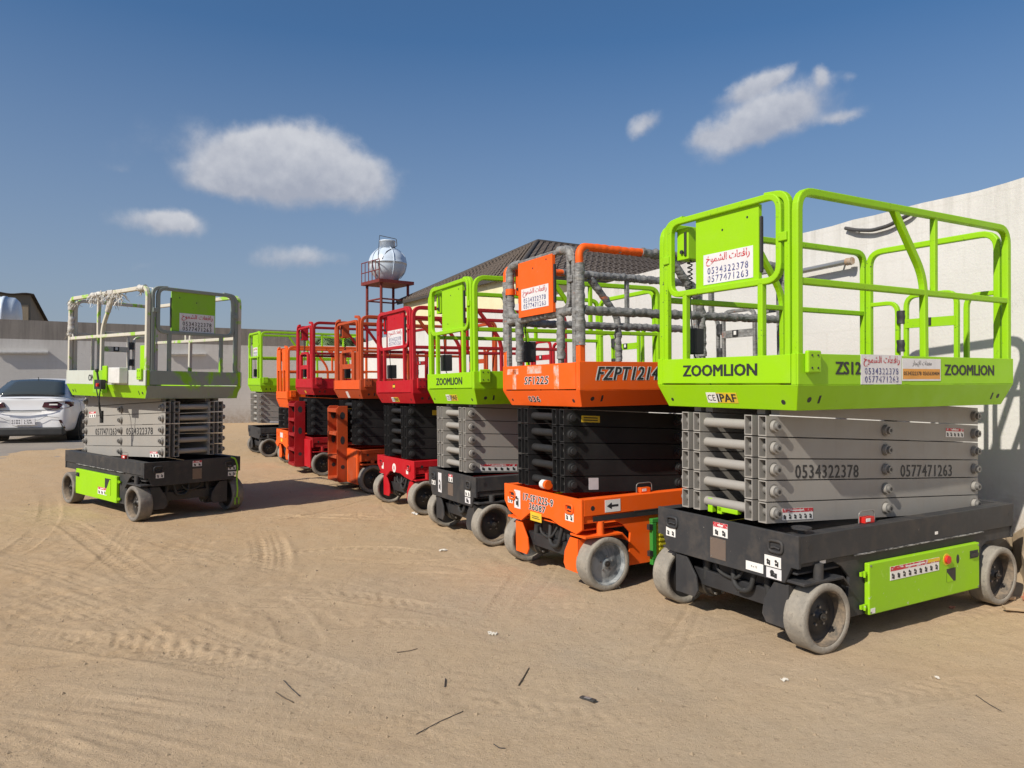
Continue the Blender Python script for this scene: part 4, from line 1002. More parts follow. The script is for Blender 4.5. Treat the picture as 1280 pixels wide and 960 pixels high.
def build_shed():
    # low building past the far wall on the left, a white tank lying beside it
    flat('shed render', (.20, .175, .13), .9, var=.15, scale=1.5); flat('shed tan panel', (.31, .25, .17), .9)
    k = lambda px, Yv: (px - 640) / 926.4 * Yv
    Y0 = 34.0; o0 = Vector((k(38, Y0), Y0, 0)); d1 = Vector((-.86, -.51, 0)); d2 = Vector((-.30, .954, 0)); d2 = Vector((-.51, .86, 0))
    t_ = empty('shed', o0); tag(t_, 'grey beige shed with a wavy sheet roof beyond the far wall on the left', 'building')
    H = 1.493 + 114 / 926.4 * Y0; L1, L2 = 14.0, 6.7
    rt = Vector((.86, .51, 0))
    def P(a, b, z): return tuple(d1 * a + rt * 0 + Vector((.51, .86, 0)) * 0 + Vector((d2.x, d2.y, 0)) * b + Vector((0, 0, z)))
    # end wall faces right, falling to the back
    e2 = Vector((.80, .60, 0)); 
    def Q(a, b, z): return tuple(d1 * a + Vector((-.45, .893, 0)) * b + Vector((0, 0, z)))
    Hb = H - .85
    m = MB().mat('shed render'); m.add([Q(0, 0, 0), Q(L1, 0, 0), Q(L1, L2, 0), Q(0, L2, 0), Q(0, 0, H), Q(L1, 0, H), Q(L1, L2, Hb), Q(0, L2, Hb)], [(0, 1, 5, 4), (1, 2, 6, 5), (2, 3, 7, 6), (3, 0, 4, 7), (4, 5, 6, 7)])
    link('wall', m.mesh('wall'), t_)
    m = MB().mat('shed tan panel'); m.add([Q(.08, -.04, 2.0), Q(2.2, -.04, 2.0), Q(2.2, -.04, H - .45), Q(.08, -.04, H - .45), Q(.08, .02, 2.0), Q(2.2, .02, 2.0), Q(2.2, .02, H - .45), Q(.08, .02, H - .45)], [(0, 3, 2, 1), (4, 5, 6, 7), (0, 1, 5, 4), (2, 3, 7, 6), (1, 2, 6, 5), (3, 0, 4, 7)])  # tan panel on the front wall, lighter than the render around it
    link('panel', m.mesh('panel'), t_)
    m = MB().mat('roof edge'); V = []; F = []; n = 96
    for i in range(n + 1):
        a = -.15 + (L1 + .3) * i / n; w_ = .035 * math.sin(i * 2 * PI / 8)
        V += [Q(a, -.2, H + .05 + w_), Q(a, L2 + .2, Hb + .02 + w_), Q(a, -.2, H + .01 + w_), Q(a, L2 + .2, Hb - .02 + w_)]
    for i in range(n):
        o = i * 4; F += [(o, o + 4, o + 5, o + 1), (o + 2, o + 3, o + 7, o + 6), (o, o + 2, o + 6, o + 4)]
    m.add(V, F, True); link('roof_sheet', m.mesh('roof_sheet'), t_)
    tk = empty('water_tank', (k(8, 31), 31, 0)); tag(tk, 'large white tank with a rounded end in front of the grey beige shed', 'water tank')
    m = MB().mat('tank plastic'); zc = 1.493 + 88 / 926.4 * 31
    m.lathe([(.01, -3.0), (.6, -2.95), (.78, -2.7), (.80, -.1), (.83, -.1), (.83, .02), (.8, .02), (.78, .3), (.62, .46), (.01, .5)], (0, 0, zc), (.92, .4, 0), 24)
    link('tank_shell', m.mesh('tank_shell'), tk)
    m = MB().mat('grey render').box(-2.4, .4, -.6, .6, 0, zc - .7); link('tank_stand', m.mesh('tank_stand'), tk)
build_shed()

def build_palm(px, Yv, h, n, seed, label, bushy=False):
    rnd = random.Random(seed); x = (px - 640) / 926.4 * Yv; t_ = empty('palm_tree', (x, Yv, 0)); tag(t_, label, 'palm tree' if not bushy else 'tree')
    if 'palm leaf' not in MATS:
        t = NT('palm leaf'); q = t.noise(3, 4); MATS['palm leaf'] = t.set(t.mix(t.ramp(q, .3, .7), (.055, .10, .03), (.10, .15, .05)), .6)
        t = NT('palm trunk'); q = t.noise(9, 6, .7); t.bump(q, .8, .03); MATS['palm trunk'] = t.set(t.mix(t.ramp(q, .3, .7), (.10, .07, .045), (.2, .15, .10)), .9)
    m = MB().mat('palm trunk').cyl((0, 0, 0), (.08, .05, h), .17, 12, .11); link('trunk', m.mesh('trunk'), t_)
    V = []; F = []
    for i in range(n):
        az = rnd.random() * 2 * PI; up = rnd.uniform(.1, 1.1); ln = rnd.uniform(1.1, 1.9); d = Vector((math.cos(az), math.sin(az), 0)); p = Vector((.08, .05, h)); vel = (d * math.cos(up) + Vector((0, 0, math.sin(up)))) * ln / 10
        side = d.cross(Vector((0, 0, 1)))
        for j in range(10):
            q = p + vel; vel = vel + Vector((0, 0, -.022 * ln))
            for s in (-1, 1):
                for e in (0, .5):
                    w = .36 * (1 - abs(j / 10 - .35)) * rnd.uniform(.8, 1.1); base = p.lerp(q, e); tip = base + side * s * w + vel * 1.3 + Vector((0, 0, -.12 * rnd.random()))
                    o = len(V); V += [tuple(base), tuple(base + vel * .5), tuple(tip)]; F.append((o, o + 1, o + 2))
            p = q
    m = MB().mat('palm leaf'); m.add(V, F); link('crown', m.mesh('crown'), t_)
build_palm(412, 31.5, 3.35, 34, 3, 'green date palm showing over the low wall between the orange and red lifts')
build_palm(436, 33.5, 3.5, 34, 5, 'second palm crown just right of the first, half hidden by the burnt orange lift')

# ------------------------------------------------------------------ the nine lifts
PH1, PH2 = '0534322378', '0577471263'
def arm_text(T, row, specs, h=.074):
    D = T['D']; sg = T['sg']; yin = T['yin'][0][0]
    F = Face((0, yin, D['frontarm'] - D['pitch'] * row), (sg, 0, -.057 * sg), (0, 0, 1), sg)
    for (txt, x0, x1) in specs:
        m = MB().mat('stencil black'); a, w = T['sr'](x0, x1); F.text(m, txt, a, -.052, w, h + .006, .0016, .025, 1.12); T['B']('phone_number', m)
    return F
def ce_sticker(T, y0, y1, b, h):
    F = T['skirt']('front'); a, w = T['fr'](y0, y1)
    m = MB().mat('ink white'); F.slab(m, a, b, w * .33, h, -.001, .002); m.mat('ink yellow'); F.slab(m, a + w * .335, b, w * .665, h, -.001, .002)
    m.mat('ink white'); F.rect(m, a + w * .34, b + h * .1, w * .10, h * .8, .0025)
    m.mat('ink black'); F.text(m, 'CE', a + w * .03, b + h * .2, w * .26, h * .6, .003, .01); F.text(m, 'IPAF', a + w * .36, b + h * .12, w * .60, h * .76, .003, .05)
    T['B']('approval_sticker', m)
def nose_plate(T, y0, y1, z0, z1, mat='plate bronze'):
    F = T['FF'](0); a, w = T['fr'](y0, y1); m = MB().mat(mat); F.slab(m, a, z0, w, z1 - z0, -.001, .003)
    m.mat('arm pin steel')
    for (u, v) in ((.08, .08), (.92, .08), (.08, .92), (.92, .92)): F.disc(m, a + w * u, z0 + (z1 - z0) * v, .004, .003, .005, 6)
    T['B']('data_plate', m)
def side_door(T, x0, x1, z0, z1, mat, kind='battery', proud=.024):
    B = T['B']; FS = T['FS']; sa = T['sa']; sg = T['sg']
    d = B('side_door', MB().mat(mat).box(x0, x1, -proud, .010, z0, z1), .006)
    m = MB().mat(mat)
    for z in (z0 + .05, z1 - .06): m.box(x0 - .055, x0 - .001, -.012, .002, z - .012, z + .012).cyl((x0 - .03, -.014, z - .018), (x0 - .03, -.014, z + .018), .008, 8)
    o = B('hinge', m, parent=d)
    F = FS(-proud)
    m = MB().mat('ink black'); a, w = T['sr'](x1 - .115, x1 - .02); F.slab(m, a, z1 - .095, w, .05, .0005, .002); m.mat('dark steel'); F.slab(m, a + .01, z1 - .083, w - .02, .02, .002, .012); B('door_handle', m, parent=d)
    m = MB().mat('arm pin steel')
    for (u, v) in ((x0 + .015, z0 + .015), (x1 - .015, z0 + .015), (x0 + .015, z1 - .015), (x1 - .015, z1 - .015)): F.disc(m, sa(u), v, .006, 0, .003, 8)
    B('door_bolts', m, parent=d)
    return d, F
def lock_box(T, x, mat='stop red'):
    m = MB().mat(mat).box(x - .03, x + .06, .05, .09, T['D']['ct'], T['D']['ct'] + .035).mat('ink white').box(x - .02, x + .02, .048, .052, T['D']['ct'] + .008, T['D']['ct'] + .028)
    m.mat('arm pin steel').tube([(x - .06, .07, T['D']['ct']), (x - .06, .07, T['D']['ct'] + .07), (x + .09, .07, T['D']['ct'] + .07), (x + .09, .07, T['D']['ct'])], .004, 6, .03)
    T['B']('release_handle', m)

# -- the nearest, lime
root, T = build_lift('m1', label='largest and nearest lime green lift with grey scissor arms and a charcoal base, far right', zt=1.675, zk=1.500, zb=1.356, zr=2.605, ct=.668, cb=.468, wr=.196, rim='dark steel', steer=-.03)
lettering(T, 'front', -.003, [('ZOOMLION', .903, .287, 1.556, 1.626)])
ce_sticker(T, .722, .467, .035, .068)
lettering(T, 'side', 0, [('ZS12', .316, .541, 1.560, 1.632), ('ZOOMLION', 1.39, 1.964, 1.558, 1.626)])
a, w = T['sr'](.541, .932); rental_sign(T['FS'](0), a, 1.502, w, .176, 1, root)
a, w = T['sr'](.940, 1.342); rental_sign(T['FS'](0), a, 1.522, w, .138, 1, root, second=True)
F = arm_text(T, 2, [(PH1, .255, .843), (PH2, 1.283, 1.872)])
warn_sticker(Face((0, .23, 1.264 - .1262 * 4), (1, 0, -.057), (0, 0, 1)), .14, -.045, .27, .068, 1, root, cols=6)
warn_sticker(Face((0, .23, 1.264), (1, 0, -.057), (0, 0, 1)), 1.80, -.03, .22, .062, 1, root, cols=5)
F = T['FF'](0); fr = T['fr']
a, w = fr(.64, .52); warn_sticker(F, a, .562, w, .085, 1, root, cols=2)
nose_plate(T, .665, .535, .42, .548)
a, w = fr(1.075, .985); warn_sticker(F, a, .485, w, .058, 1, root, red=False, cols=2)
a, w = fr(.235, .118); warn_sticker(F, a, .462, w, .062, 1, root, red=False, cols=2)
a, w = fr(.222, .115); warn_sticker(F, a, .396, w, .060, 1, root, red=False, cols=1, base='sign white')
m = MB().mat('ink white'); a, w = fr(.375, .245); F.slab(m, a, .408, w, .052, -.001, .002); m.mat('ink black'); F.text(m, '4 x 12', a + w * .3, .43, w * .35, .012, .0025); T['B']('paper_label', m)
d, F = side_door(T, .583, 1.743, .147, .450, 'lime door paint')
warn_sticker(F, .78, .325, .50, .082, 1, d, cols=9)
m = MB().mat('ink yellow'); F.slab(m, 1.16, .385, .13, .02, .002, .003)
m.mat('ink yellow'); F.disc(m, 1.364, .382, .038, 0, .002, 18); m.mat('stop red'); F.disc(m, 1.364, .382, .026, .003, .018, 16); T['B']('stop_button', m, parent=d)
m = MB().mat('dark steel'); F.disc(m, 1.49, .37, .03, .0003, .001, 14, sx=.55); T['B']('key_slot', m, parent=d); m = MB().mat('dark steel'); F.slab(m, 1.365, .235, .10, .085, .0003, .001); m.mat('lime paint'); m.add([F.P(1.365, .235, .002), F.P(1.44, .235, .002), F.P(1.365, .30, .002)], [(0, 1, 2)]); T['B']('door_recess', m, parent=d); m = MB().mat('ink white'); F.slab(m, .595, .155, .04, .03, .0003, .002); T['B']('paper_label', m, parent=d)
m = MB().mat('ink white'); T['FS'](.012).slab(m, .19, .49, .05, .02, -.001, .002); T['B']('paper_label', m); m = MB().mat('ink white'); T['FS'](0).slab(m, 1.28, .545, .03, .018, -.001, .002); T['B']('paper_label', m)
lock_box(T, .68)
m = MB().mat('charcoal chassis paint').cyl((.10, .06, .664), (.10, .06, .69), .02, 10).cyl((.10, .06, .69), (.10, .06, .70), .055, 14); T['B']('level_sensor', m)
m = MB().mat('lime paint').box(.05, .09, .49, .66, .705, .735).box(.05, .09, .70, .74, .69, .78).box(.05, .09, .62, .66, .69, .76); T['B']('arm_stop', m, .004)

# -- second, orange with wrapped rails
root, T = build_lift('m2', label='bright orange lift with black arms and rails wrapped in grey foam beside the nearest lift', L=2.216, W=1.156, zt=1.673, zk=1.464, zb=1.342, zr=2.535, ct=.675, cb=.475, wx=.185,
    deck='orange paint', rail='tape wrap', gate='tape wrap', platecol='orange paint', chassis='orange paint', arm='black arm paint', rim='chalky rim', tyre='pale tyre rubber', nose='lobed', frontarm=1.262, fork='orange paint', plate_x=-.034, bracket=False, sign=(.35, .76, 2.11, 2.28), ledge='black rubber')
zt, zr_, zmid, rt = 1.673, T['zr_'], T['zmid'], T['rail_tube']
for yy in (.030, 1.126):
    rt('foam_wrap', [(.032, yy, zt + .12), (.032, yy, zr_ - .12)], .036, 0, 'tape wrap', lump=.009)
    rt('foam_wrap', [(.60, yy, zr_), (2.1, yy, zr_ - .005)], .036, 0, 'tape wrap', lump=.011)
    rt('foam_wrap', [(.06, yy, zmid), (2.15, yy, zmid)], .034, 0, 'tape wrap', lump=.009)
    rt('foam_wrap', [(.90, yy, zr_ - .03), (1.21, yy, zmid + .10), (1.22, yy, zt + .05)], .033, .1, 'tape wrap', lump=.009)
    rt('bare_rail', [(.032, yy, zr_ - .13), (.032, yy, zr_), (.62, yy, zr_)], .030, .10, 'orange paint', lump=.003)
    rt('bare_post', [(.032, yy, 1.50), (.032, yy, zt + .14)], .029, 0, 'orange paint')
for yy in (.267, .892): rt('foam_wrap', [(.018, yy, zt + .03), (.018, yy, zmid)], .032, 0, 'tape wrap', lump=.008)
rt('foam_wrap', [(.018, .85, zr_), (.018, 1.036, zr_), (.018, 1.036, zmid + .03), (.018, .80, zmid + .02)], .032, .08, 'tape wrap', lump=.009)
rt('foam_wrap', [(.018, .27, zr_ + .005), (.018, .14, zr_), (.018, .10, zr_ - .1)], .032, .05, 'tape wrap', lump=.009)
m = MB().mat('orange paint').tube([(.018, 1.036, 2.27), (.018, 1.036, 2.32)], .042, 10, lump=.002); T['B']('orange_tape', m)
rt('foam_wrap', [(.018, .1, zmid), (.018, 1.05, zmid)], .030, 0, 'tape wrap', lump=.009)
lettering(T, 'front', -.003, [('SF1225', .78, .42, 1.515, 1.575)], outline='ink white', bold=.045, shear=.12)
lettering(T, 'skirt front', 0, [('036', .77, .60, .035, .085)], outline='ink white', bold=.045)
lettering(T, 'side', 0, [('FZPT1214', .15, .735, 1.540, 1.635)], outline='ink white', bold=.05, shear=.3)
m = MB().mat('sign white'); F = T['FF'](-.003)
for (y0, y1, z0, z1) in ((1.07, .88, 1.60, 1.645), (.98, .92, 1.475, 1.64), (.74, .52, 1.60, 1.66), (.34, .27, 1.475, 1.655)): a, w = T['fr'](y0, y1); F.rect(m, a, z0, w, z1 - z0, .0008)
MATS['peeled tape'] = (lambda t: t.set(t.mix(t.ramp(t.noise(11, 8, .75), .42, .60), (.80, .17, .03), (.56, .50, .45)), .6))(NT('peeled tape')); m.mats = [mt('peeled tape')]
T['B']('peeled_tape', m)
lettering(T, 'front', 0, [('17-SF1225-9', .83, .38, .572, .628), ('36087', .74, .49, .508, .560)], outline='ink white', bold=.045, shear=.1)
F = T['FF'](0)
m = MB().mat('ink yellow'); a, w = T['fr'](.72, .55); F.slab(m, a, .425, w, .07, -.001, .002); m.mat('ink black'); F.rect(m, a + w * .15, .445, w * .7, .006, .0025); F.rect(m, a + w * .15, .46, w * .6, .006, .0025); T['B']('warning_sticker', m)
a, w = T['fr'](1.09, 1.01); warn_sticker(F, a, .52, w, .05, 1, root, red=False, cols=2)
a, w = T['fr'](.98, .88); warn_sticker(F, a, .49, w, .15, 1, root, red=False, cols=1, base='sign white')
a, w = T['fr'](.21, .10); warn_sticker(F, a, .50, w, .06, 1, root, red=False, cols=2)
F = T['FS'](0); m = MB().mat('ink white'); F.slab(m, .21, .565, .14, .09, -.001, .002); m.mat('ink black'); m.add([F.P(.225, .61, .003), F.P(.27, .585, .003), F.P(.27, .635, .003)], [(0, 1, 2)]); F.rect(m, .265, .602, .065, .016, .003); T['B']('arrow_sticker', m)
m = MB().mat('ink yellow'); Face((0, .23, 1.262), (1, 0, -.057), (0, 0, 1)).slab(m, .17, -.03, .17, .05, -.001, .002); m.mat('ink black'); Fq = Face((0, .23, 1.262), (1, 0, -.057), (0, 0, 1)); Fq.rect(m, .19, -.018, .13, .008, .003); Fq.rect(m, .19, .0, .13, .008, .003); T['B']('warning_sticker', m)
m = MB().mat('sign white'); Face((0, .23, 1.262 - 4 * .1262), (1, 0, -.057), (0, 0, 1)).slab(m, .23, -.04, .09, .09, -.001, .002); T['B']('scuffed_sticker', m)
# green framed side door, yellow louvred
m = MB().mat('green frame').box(.63, 1.72, -.028, .010, .13, .17).box(.63, 1.72, -.028, .010, .45, .48).box(.63, .67, -.028, .010, .171, .449).box(1.68, 1.72, -.028, .010, .171, .449); d = T['B']('side_door', m, .004)
m = MB().mat('yellow panel').box(.671, 1.679, -.016, .0, .171, .449); T['B']('door_panel', m, parent=d)
for i in range(7):
    m = MB().mat('yellow panel').box(.70, 1.65, -.030, -.0165, .20 + i * .036, .215 + i * .036); T['B']('louvre', m, parent=d)
m = MB().mat('dark steel').box(.60, .63, -.03, 0, .2, .24).box(.60, .63, -.03, 0, .4, .44).box(.70, 1.6, -.02, 0, .09, .13); T['B']('hinge', m, parent=d)
lock_box(T, .62, 'orange paint')
m = MB().mat('orange paint').cyl((.02, .50, .73), (.02, .47, .73), .036, 14).mat('ink white').cyl((.02, .56, .73), (.02, .51, .73), .035, 12); T['B']('arm_stop', m)
m = MB().mat('black rubber').box(.10, 1.9, -.004, .0, .508, .545); T['B']('side_groove', m)

# -- third, lime
root, T = build_lift('m3', label='lime green lift with grey scissor arms between the orange and red ones', L=2.216, W=1.19, zt=1.634, zk=1.470, zb=1.322, zr=2.54, ct=.645, cb=.44, rim='dark steel', frontarm=1.235, hassign=False)
lettering(T, 'front', -.003, [('ZOOMLION', .93, .27, 1.515, 1.585)])
ce_sticker(T, .74, .46, .035, .066)
warn_sticker(Face((0, .23, 1.235 - .1262 * 4), (1, 0, -.057), (0, 0, 1)), .16, -.045, .40, .068, 1, root, cols=6)
F = T['FF'](0); a, w = T['fr'](.64, .54); warn_sticker(F, a, .545, w, .075, 1, root, cols=2); nose_plate(T, .66, .53, .41, .53)
a, w = T['fr'](.92, .83); warn_sticker(F, a, .41, w, .20, 1, root, red=False, cols=1, base='sign white')
a, w = T['fr'](1.10, 1.0); warn_sticker(F, a, .47, w, .055, 1, root, red=False, cols=2)
a, w = T['fr'](.24, .12); warn_sticker(F, a, .45, w, .055, 1, root, red=False, cols=2); warn_sticker(F, a, .385, w, .055, 1, root, red=False, cols=1, base='sign white')
side_door(T, .583, 1.743, .147, .450, 'lime paint')
lock_box(T, .70)

# -- fourth, red
root, T = build_lift('m4', label='bright red lift with black arms and a white phone sign on its gate', L=2.216, W=1.17, zt=1.573, zk=1.413, zb=1.292, zr=2.438, ct=.625, cb=.45, wx=.125, deck='red paint', rail='red rail paint', gate='red rail paint', platecol='red paint', chassis='red paint',
    arm='black arm paint', rim='dark steel', frontarm=1.20, nose='lobed', fork='red paint', sign=(.33, .80, 1.99, 2.19))
ce_sticker(T, .72, .50, .02, .06)
F = T['FF'](0); m = MB().mat('ink white'); F.disc(m, T['fa'](.60), .50, .055, 0, .003, 18, sx=1); m.mat('ink red'); F.disc(m, T['fa'](.60), .50, .03, .003, .004, 12, sx=.6); T['B']('round_sticker', m)
for yc in (.98, .2): m = MB().mat('ink white'); a, w = T['fr'](yc + .03, yc - .03); F.slab(m, a, .46, w, .08, -.001, .002); T['B']('paper_label', m)
m = MB().mat('ink black'); F2 = T['FF'](-.003); a, w = T['fr'](.62, .50); F2.disc(m, a + w / 2, 1.50, .035, 0, .001, 12); m.mat('ink yellow'); F2.rect(m, a + .02, 1.485, w - .05, .03, .0015); T['B']('worn_sticker', m)
m = MB().mat('ink yellow'); Face((0, .23, 1.20), (1, 0, -.057), (0, 0, 1)).slab(m, .35, -.035, .5, .06, -.001, .002); T['B']('warning_sticker', m)
side_door(T, .6, 1.7, .16, .43, 'red paint'); lock_box(T, .7)

def front_ladder(T, y0, y1, x0, z0, z1, mat, steps=4):
    """step ladder unit bolted on the nose: two pierced side plates with treads between"""
    B = T['B']; lad = MB().mat(mat).box(-.012, -.004, y0 + .012, y1 - .012, z0 + .05, z1 - .02); L0 = B('ladder', lad)
    for yy in (y0, y1):
        m = MB().mat(mat); s = .010
        m.prism([(x0, z0 + .02), (x0 + .03, z0), (-.002, z0), (-.002, z1), (x0 + .03, z1), (x0, z1 - .03)], 1, yy - s, yy + s)
        B('ladder_side', m, .003, parent=L0)
        m = MB().mat('ink black'); F = T['FS'](yy - s)
        for (c, r_, sx) in ((z1 - .14, .055, .7), (z0 + .55 * (z1 - z0), .06, .55), (z0 + .22, .03, 1)): F.disc(m, T['sa'](x0 * .5), c, r_, .0005, .0012, 14, sx=sx)
        B('side_hole', m, parent=L0)
    for i in range(steps):
        z = z0 + .04 + (z1 - z0 - .10) * i / (steps - 1)
        m = MB().mat(mat).box(x0 - .01, -.013, y0 + .0105, y1 - .0105, z, z + .02).box(x0 - .01, x0, y0 + .0105, y1 - .0105, z - .03, z); B('tread', m, .003, parent=L0)
# -- fifth, burnt orange with a ladder
root, T = build_lift('m5', label='burnt orange lift with a step ladder unit on its nose, behind the bright red one', L=2.216, W=1.18, zt=1.587, zk=1.441, zb=1.319, zr=2.492, ct=.604, cb=.43, wx=.15, deck='burnt orange paint', rail='burnt orange paint',
    gate='burnt orange paint', chassis='burnt orange paint', arm='black arm paint', rim='dark steel', tyre='dark tyre rubber', front='slots', frontarm=1.23, deckfront='light orange paint', toe='burnt orange paint', front_toe='light orange paint', fork='burnt orange paint')
front_ladder(T, .55, .97, -.16, .11, 1.21, 'burnt orange paint')
m = MB().mat('light orange paint').box(-.03, -.002, .06, .50, .12, .60).mat('burnt orange paint').box(-.035, -.03, .12, .45, .14, .50); T['B']('nose_cover', m, .006)
m = MB().mat('ink white'); T['skirt']('front').slab(m, T['fa'](.66), .01, .10, .10, -.001, .002); T['B']('paper_label', m)
for k_ in (0, .35): m = MB().mat('sign white'); Face((0, .23, 1.20), (1, 0, -.057), (0, 0, 1)).slab(m, .50 + k_, -.04, .30, .07, -.001, .002); T['B']('scuffed_sticker', m)
side_door(T, .6, 1.7, .16, .43, 'burnt orange paint')
# -- sixth, dark red with a ladder
root, T = build_lift('m6', label='dark red lift with a step ladder unit on its nose, third from the far end', L=2.216, W=1.165, zt=1.627, zk=1.459, zb=1.348, zr=2.579, ct=.640, cb=.46, deck='red paint', rail='dark red paint', gate='red paint', chassis='dark red paint',
    arm='black arm paint', rim='dark steel', tyre='dark tyre rubber', front='slots', frontarm=1.245, fork='dark red paint', simple=True)
front_ladder(T, .47, .90, -.18, .12, 1.24, 'dark red paint', 5)
m = MB().mat('red paint').box(-.03, -.002, .04, .42, .14, .60); T['B']('nose_cover', m, .006)
m = MB().mat('ink yellow'); Face((0, .23, 1.12), (1, 0, -.057), (0, 0, 1)).slab(m, .35, -.035, .5, .07, -.001, .002); T['B']('warning_sticker', m)
m = MB().mat('ink yellow'); T['skirt']('front').slab(m, T['fa'](.60), .03, .08, .05, -.001, .002); T['B']('warning_sticker', m)
side_door(T, .6, 1.7, .16, .43, 'dark red paint')
# -- seventh, small orange
root, T = build_lift('m7', label='small orange lift with a lower platform, tucked between the dark red and far lime ones', L=1.85, W=.98, zt=1.40, zk=1.254, zb=1.093, zr=2.25, ct=.668, cb=.40, wb=1.35, wx=.18, wr=.178, deck='orange paint', rail='orange rail paint', gate='orange paint',
    chassis='orange paint', arm='black arm paint', rim='dark steel', front='boards', frontarm=1.02, arms=3, fork='orange paint', simple=True, norear=True, narrow=True, nose='lobed')
m = MB().mat('sign white'); a, w = T['fr'](.62, .40); T['FF'](0).slab(m, a, .52, w, .09, -.001, .002); T['B']('scuffed_sticker', m)
m = MB().mat('ink yellow'); a, w = T['fr'](.58, .44); T['FF'](0).slab(m, a, .44, w, .06, -.001, .002); T['B']('warning_sticker', m)
# -- eighth, farthest, lime
root, T = build_lift('m8', label='farthest lime green lift at the end of the row with a charcoal base', L=2.216, W=1.22, zt=1.669, zk=1.51, zb=1.375, zr=2.66, ct=.62, cb=.46, rim='dark steel', frontarm=1.28, simple=True, tyre='dark tyre rubber', arm='grey arm paint', sign=(.35, .75, 2.12, 2.33))
m = MB().mat('sign white'); Face((0, .23, 1.28 - 4 * .1262), (1, 0, -.057), (0, 0, 1)).slab(m, .25, -.045, .8, .03, -.001, .002); T['B']('scuffed_sticker', m)
side_door(T, .583, 1.743, .147, .450, 'lime paint')

# -- the scuffed lime and white one standing alone on the left
root, T = build_lift('lm', label='scuffed lime and white lift standing alone on the left with torn plastic on its rails', L=2.19, W=1.15, zt=1.672, zk=1.502, zb=1.357, zr=2.61, ct=.656, cb=.467, wx=.155, wo=-.045,
    deck='lime paint', rail='cream flaking paint', gate='grey over lime paint', platecol='lime paint worn', toe='white over lime paint', front_toe='grey over lime paint', arm='grey arm paint', rim='greasy steel', tyre='dark tyre rubber', fadesign=True, controls=False, sign=(.38, .80, 2.12, 2.33))
zt, zr_, zmid = 1.672, T['zr_'], T['zmid']
F = Face((0, 0, 0), (-1, 0, 0), (0, 0, 1))
lettering(T, 'side', 0, [('ON', 1.34, 1.50, 1.545, 1.62)])
# the grey-painted skirt end over the lime
m = MB().mat('grey over lime paint'); F2 = T['skirt']('front'); a, w = T['fr'](.025, 1.12); F2.slab(m, a, .002, w, .152, .0005, .002); T['B']('repainted_skirt', m)
arm_text(T, 2, [(PH2, 1.86, 1.25), (PH1, .98, .30)])
Fz = Face((0, .23, 1.264), (-1, 0, .057), (0, 0, 1), -1); warn_sticker(Fz, -2.06, -.08, .20, .075, -1, root, cols=3)
Fz = Face((0, .23, 1.264 - .1262 * 4), (-1, 0, .057), (0, 0, 1), -1); warn_sticker(Fz, -.36, -.06, .22, .065, -1, root, cols=3)
F = T['FF'](0); a, w = T['fr'](.66, .55); warn_sticker(F, a, .575, w, .065, -1, root, cols=2, base='sign white'); nose_plate(T, .66, .55, .43, .55, 'plate bronze')
a, w = T['fr'](.13, .22); warn_sticker(F, a, .475, w, .06, -1, root, red=False, cols=2, base='sign white')
for z in (.50, .43): a, w = T['fr'](.99, 1.09); warn_sticker(F, a, z, w, .05, -1, root, red=False, cols=2, base='sign white')
d, F = side_door(T, .62, 1.78, .150, .455, 'lime paint')
warn_sticker(F, -1.12, .21, .24, .085, -1, d, cols=3)
m = MB().mat('dark steel'); F.slab(m, -.93, .22, .16, .19, .0003, .0012); m.mat('lime paint'); m.add([F.P(-.93, .22, .003), F.P(-.77, .22, .003), F.P(-.77, .40, .003), F.P(-.80, .40, .003)], [(0, 1, 2, 3)]); T['B']('door_recess', m, parent=d)
lock_box(T, .62)
# controller hanging outside the toe board
m = MB().mat('lime paint worn').box(.96, 1.22, -.06, -.002, 1.40, 1.67); T['B']('control_bracket', m, .006)
m = MB().mat('light plastic').box(.42, .80, -.10, -.002, 1.52, 1.70).mat('lime paint').box(.70, .82, -.12, -.101, 1.54, 1.72); o = T['B']('cover_plate', m, .02)
m = MB().mat('dark steel').box(.70, .88, -.18, -.125, 1.45, 1.56).mat('stop red').cyl((.75, -.185, 1.50), (.75, -.205, 1.50), .020, 12).mat('black rubber').cyl((.84, -.15, 1.56), (.85, -.16, 1.65), .012, 8).cyl((.85, -.16, 1.65), (.855, -.162, 1.68), .020, 10); T['B']('platform_controls', m, .006)
m = MB().mat('black rubber').tube([(.78, -.15, 1.45), (.80, -.16, 1.30), (.84, -.12, 1.12), (.86, -.10, 1.12), (.88, -.12, 1.30), (.92, -.14, 1.45), (1.05, -.08, 1.5)], .007, 8, .06).tube([(.86, -.10, 1.2), (.86, -.10, 1.06)], .02, 8); T['B']('control_cable', m)
m = MB().mat('lime paint').box(.10, .32, .08, .14, zt - .05, zt + .28); T['B']('control_box', m, .008)
m = MB().mat('lime paint worn').box(.12, .2, .08, .16, zt + .2, zt + .6); T['B']('control_stand', m, .006)
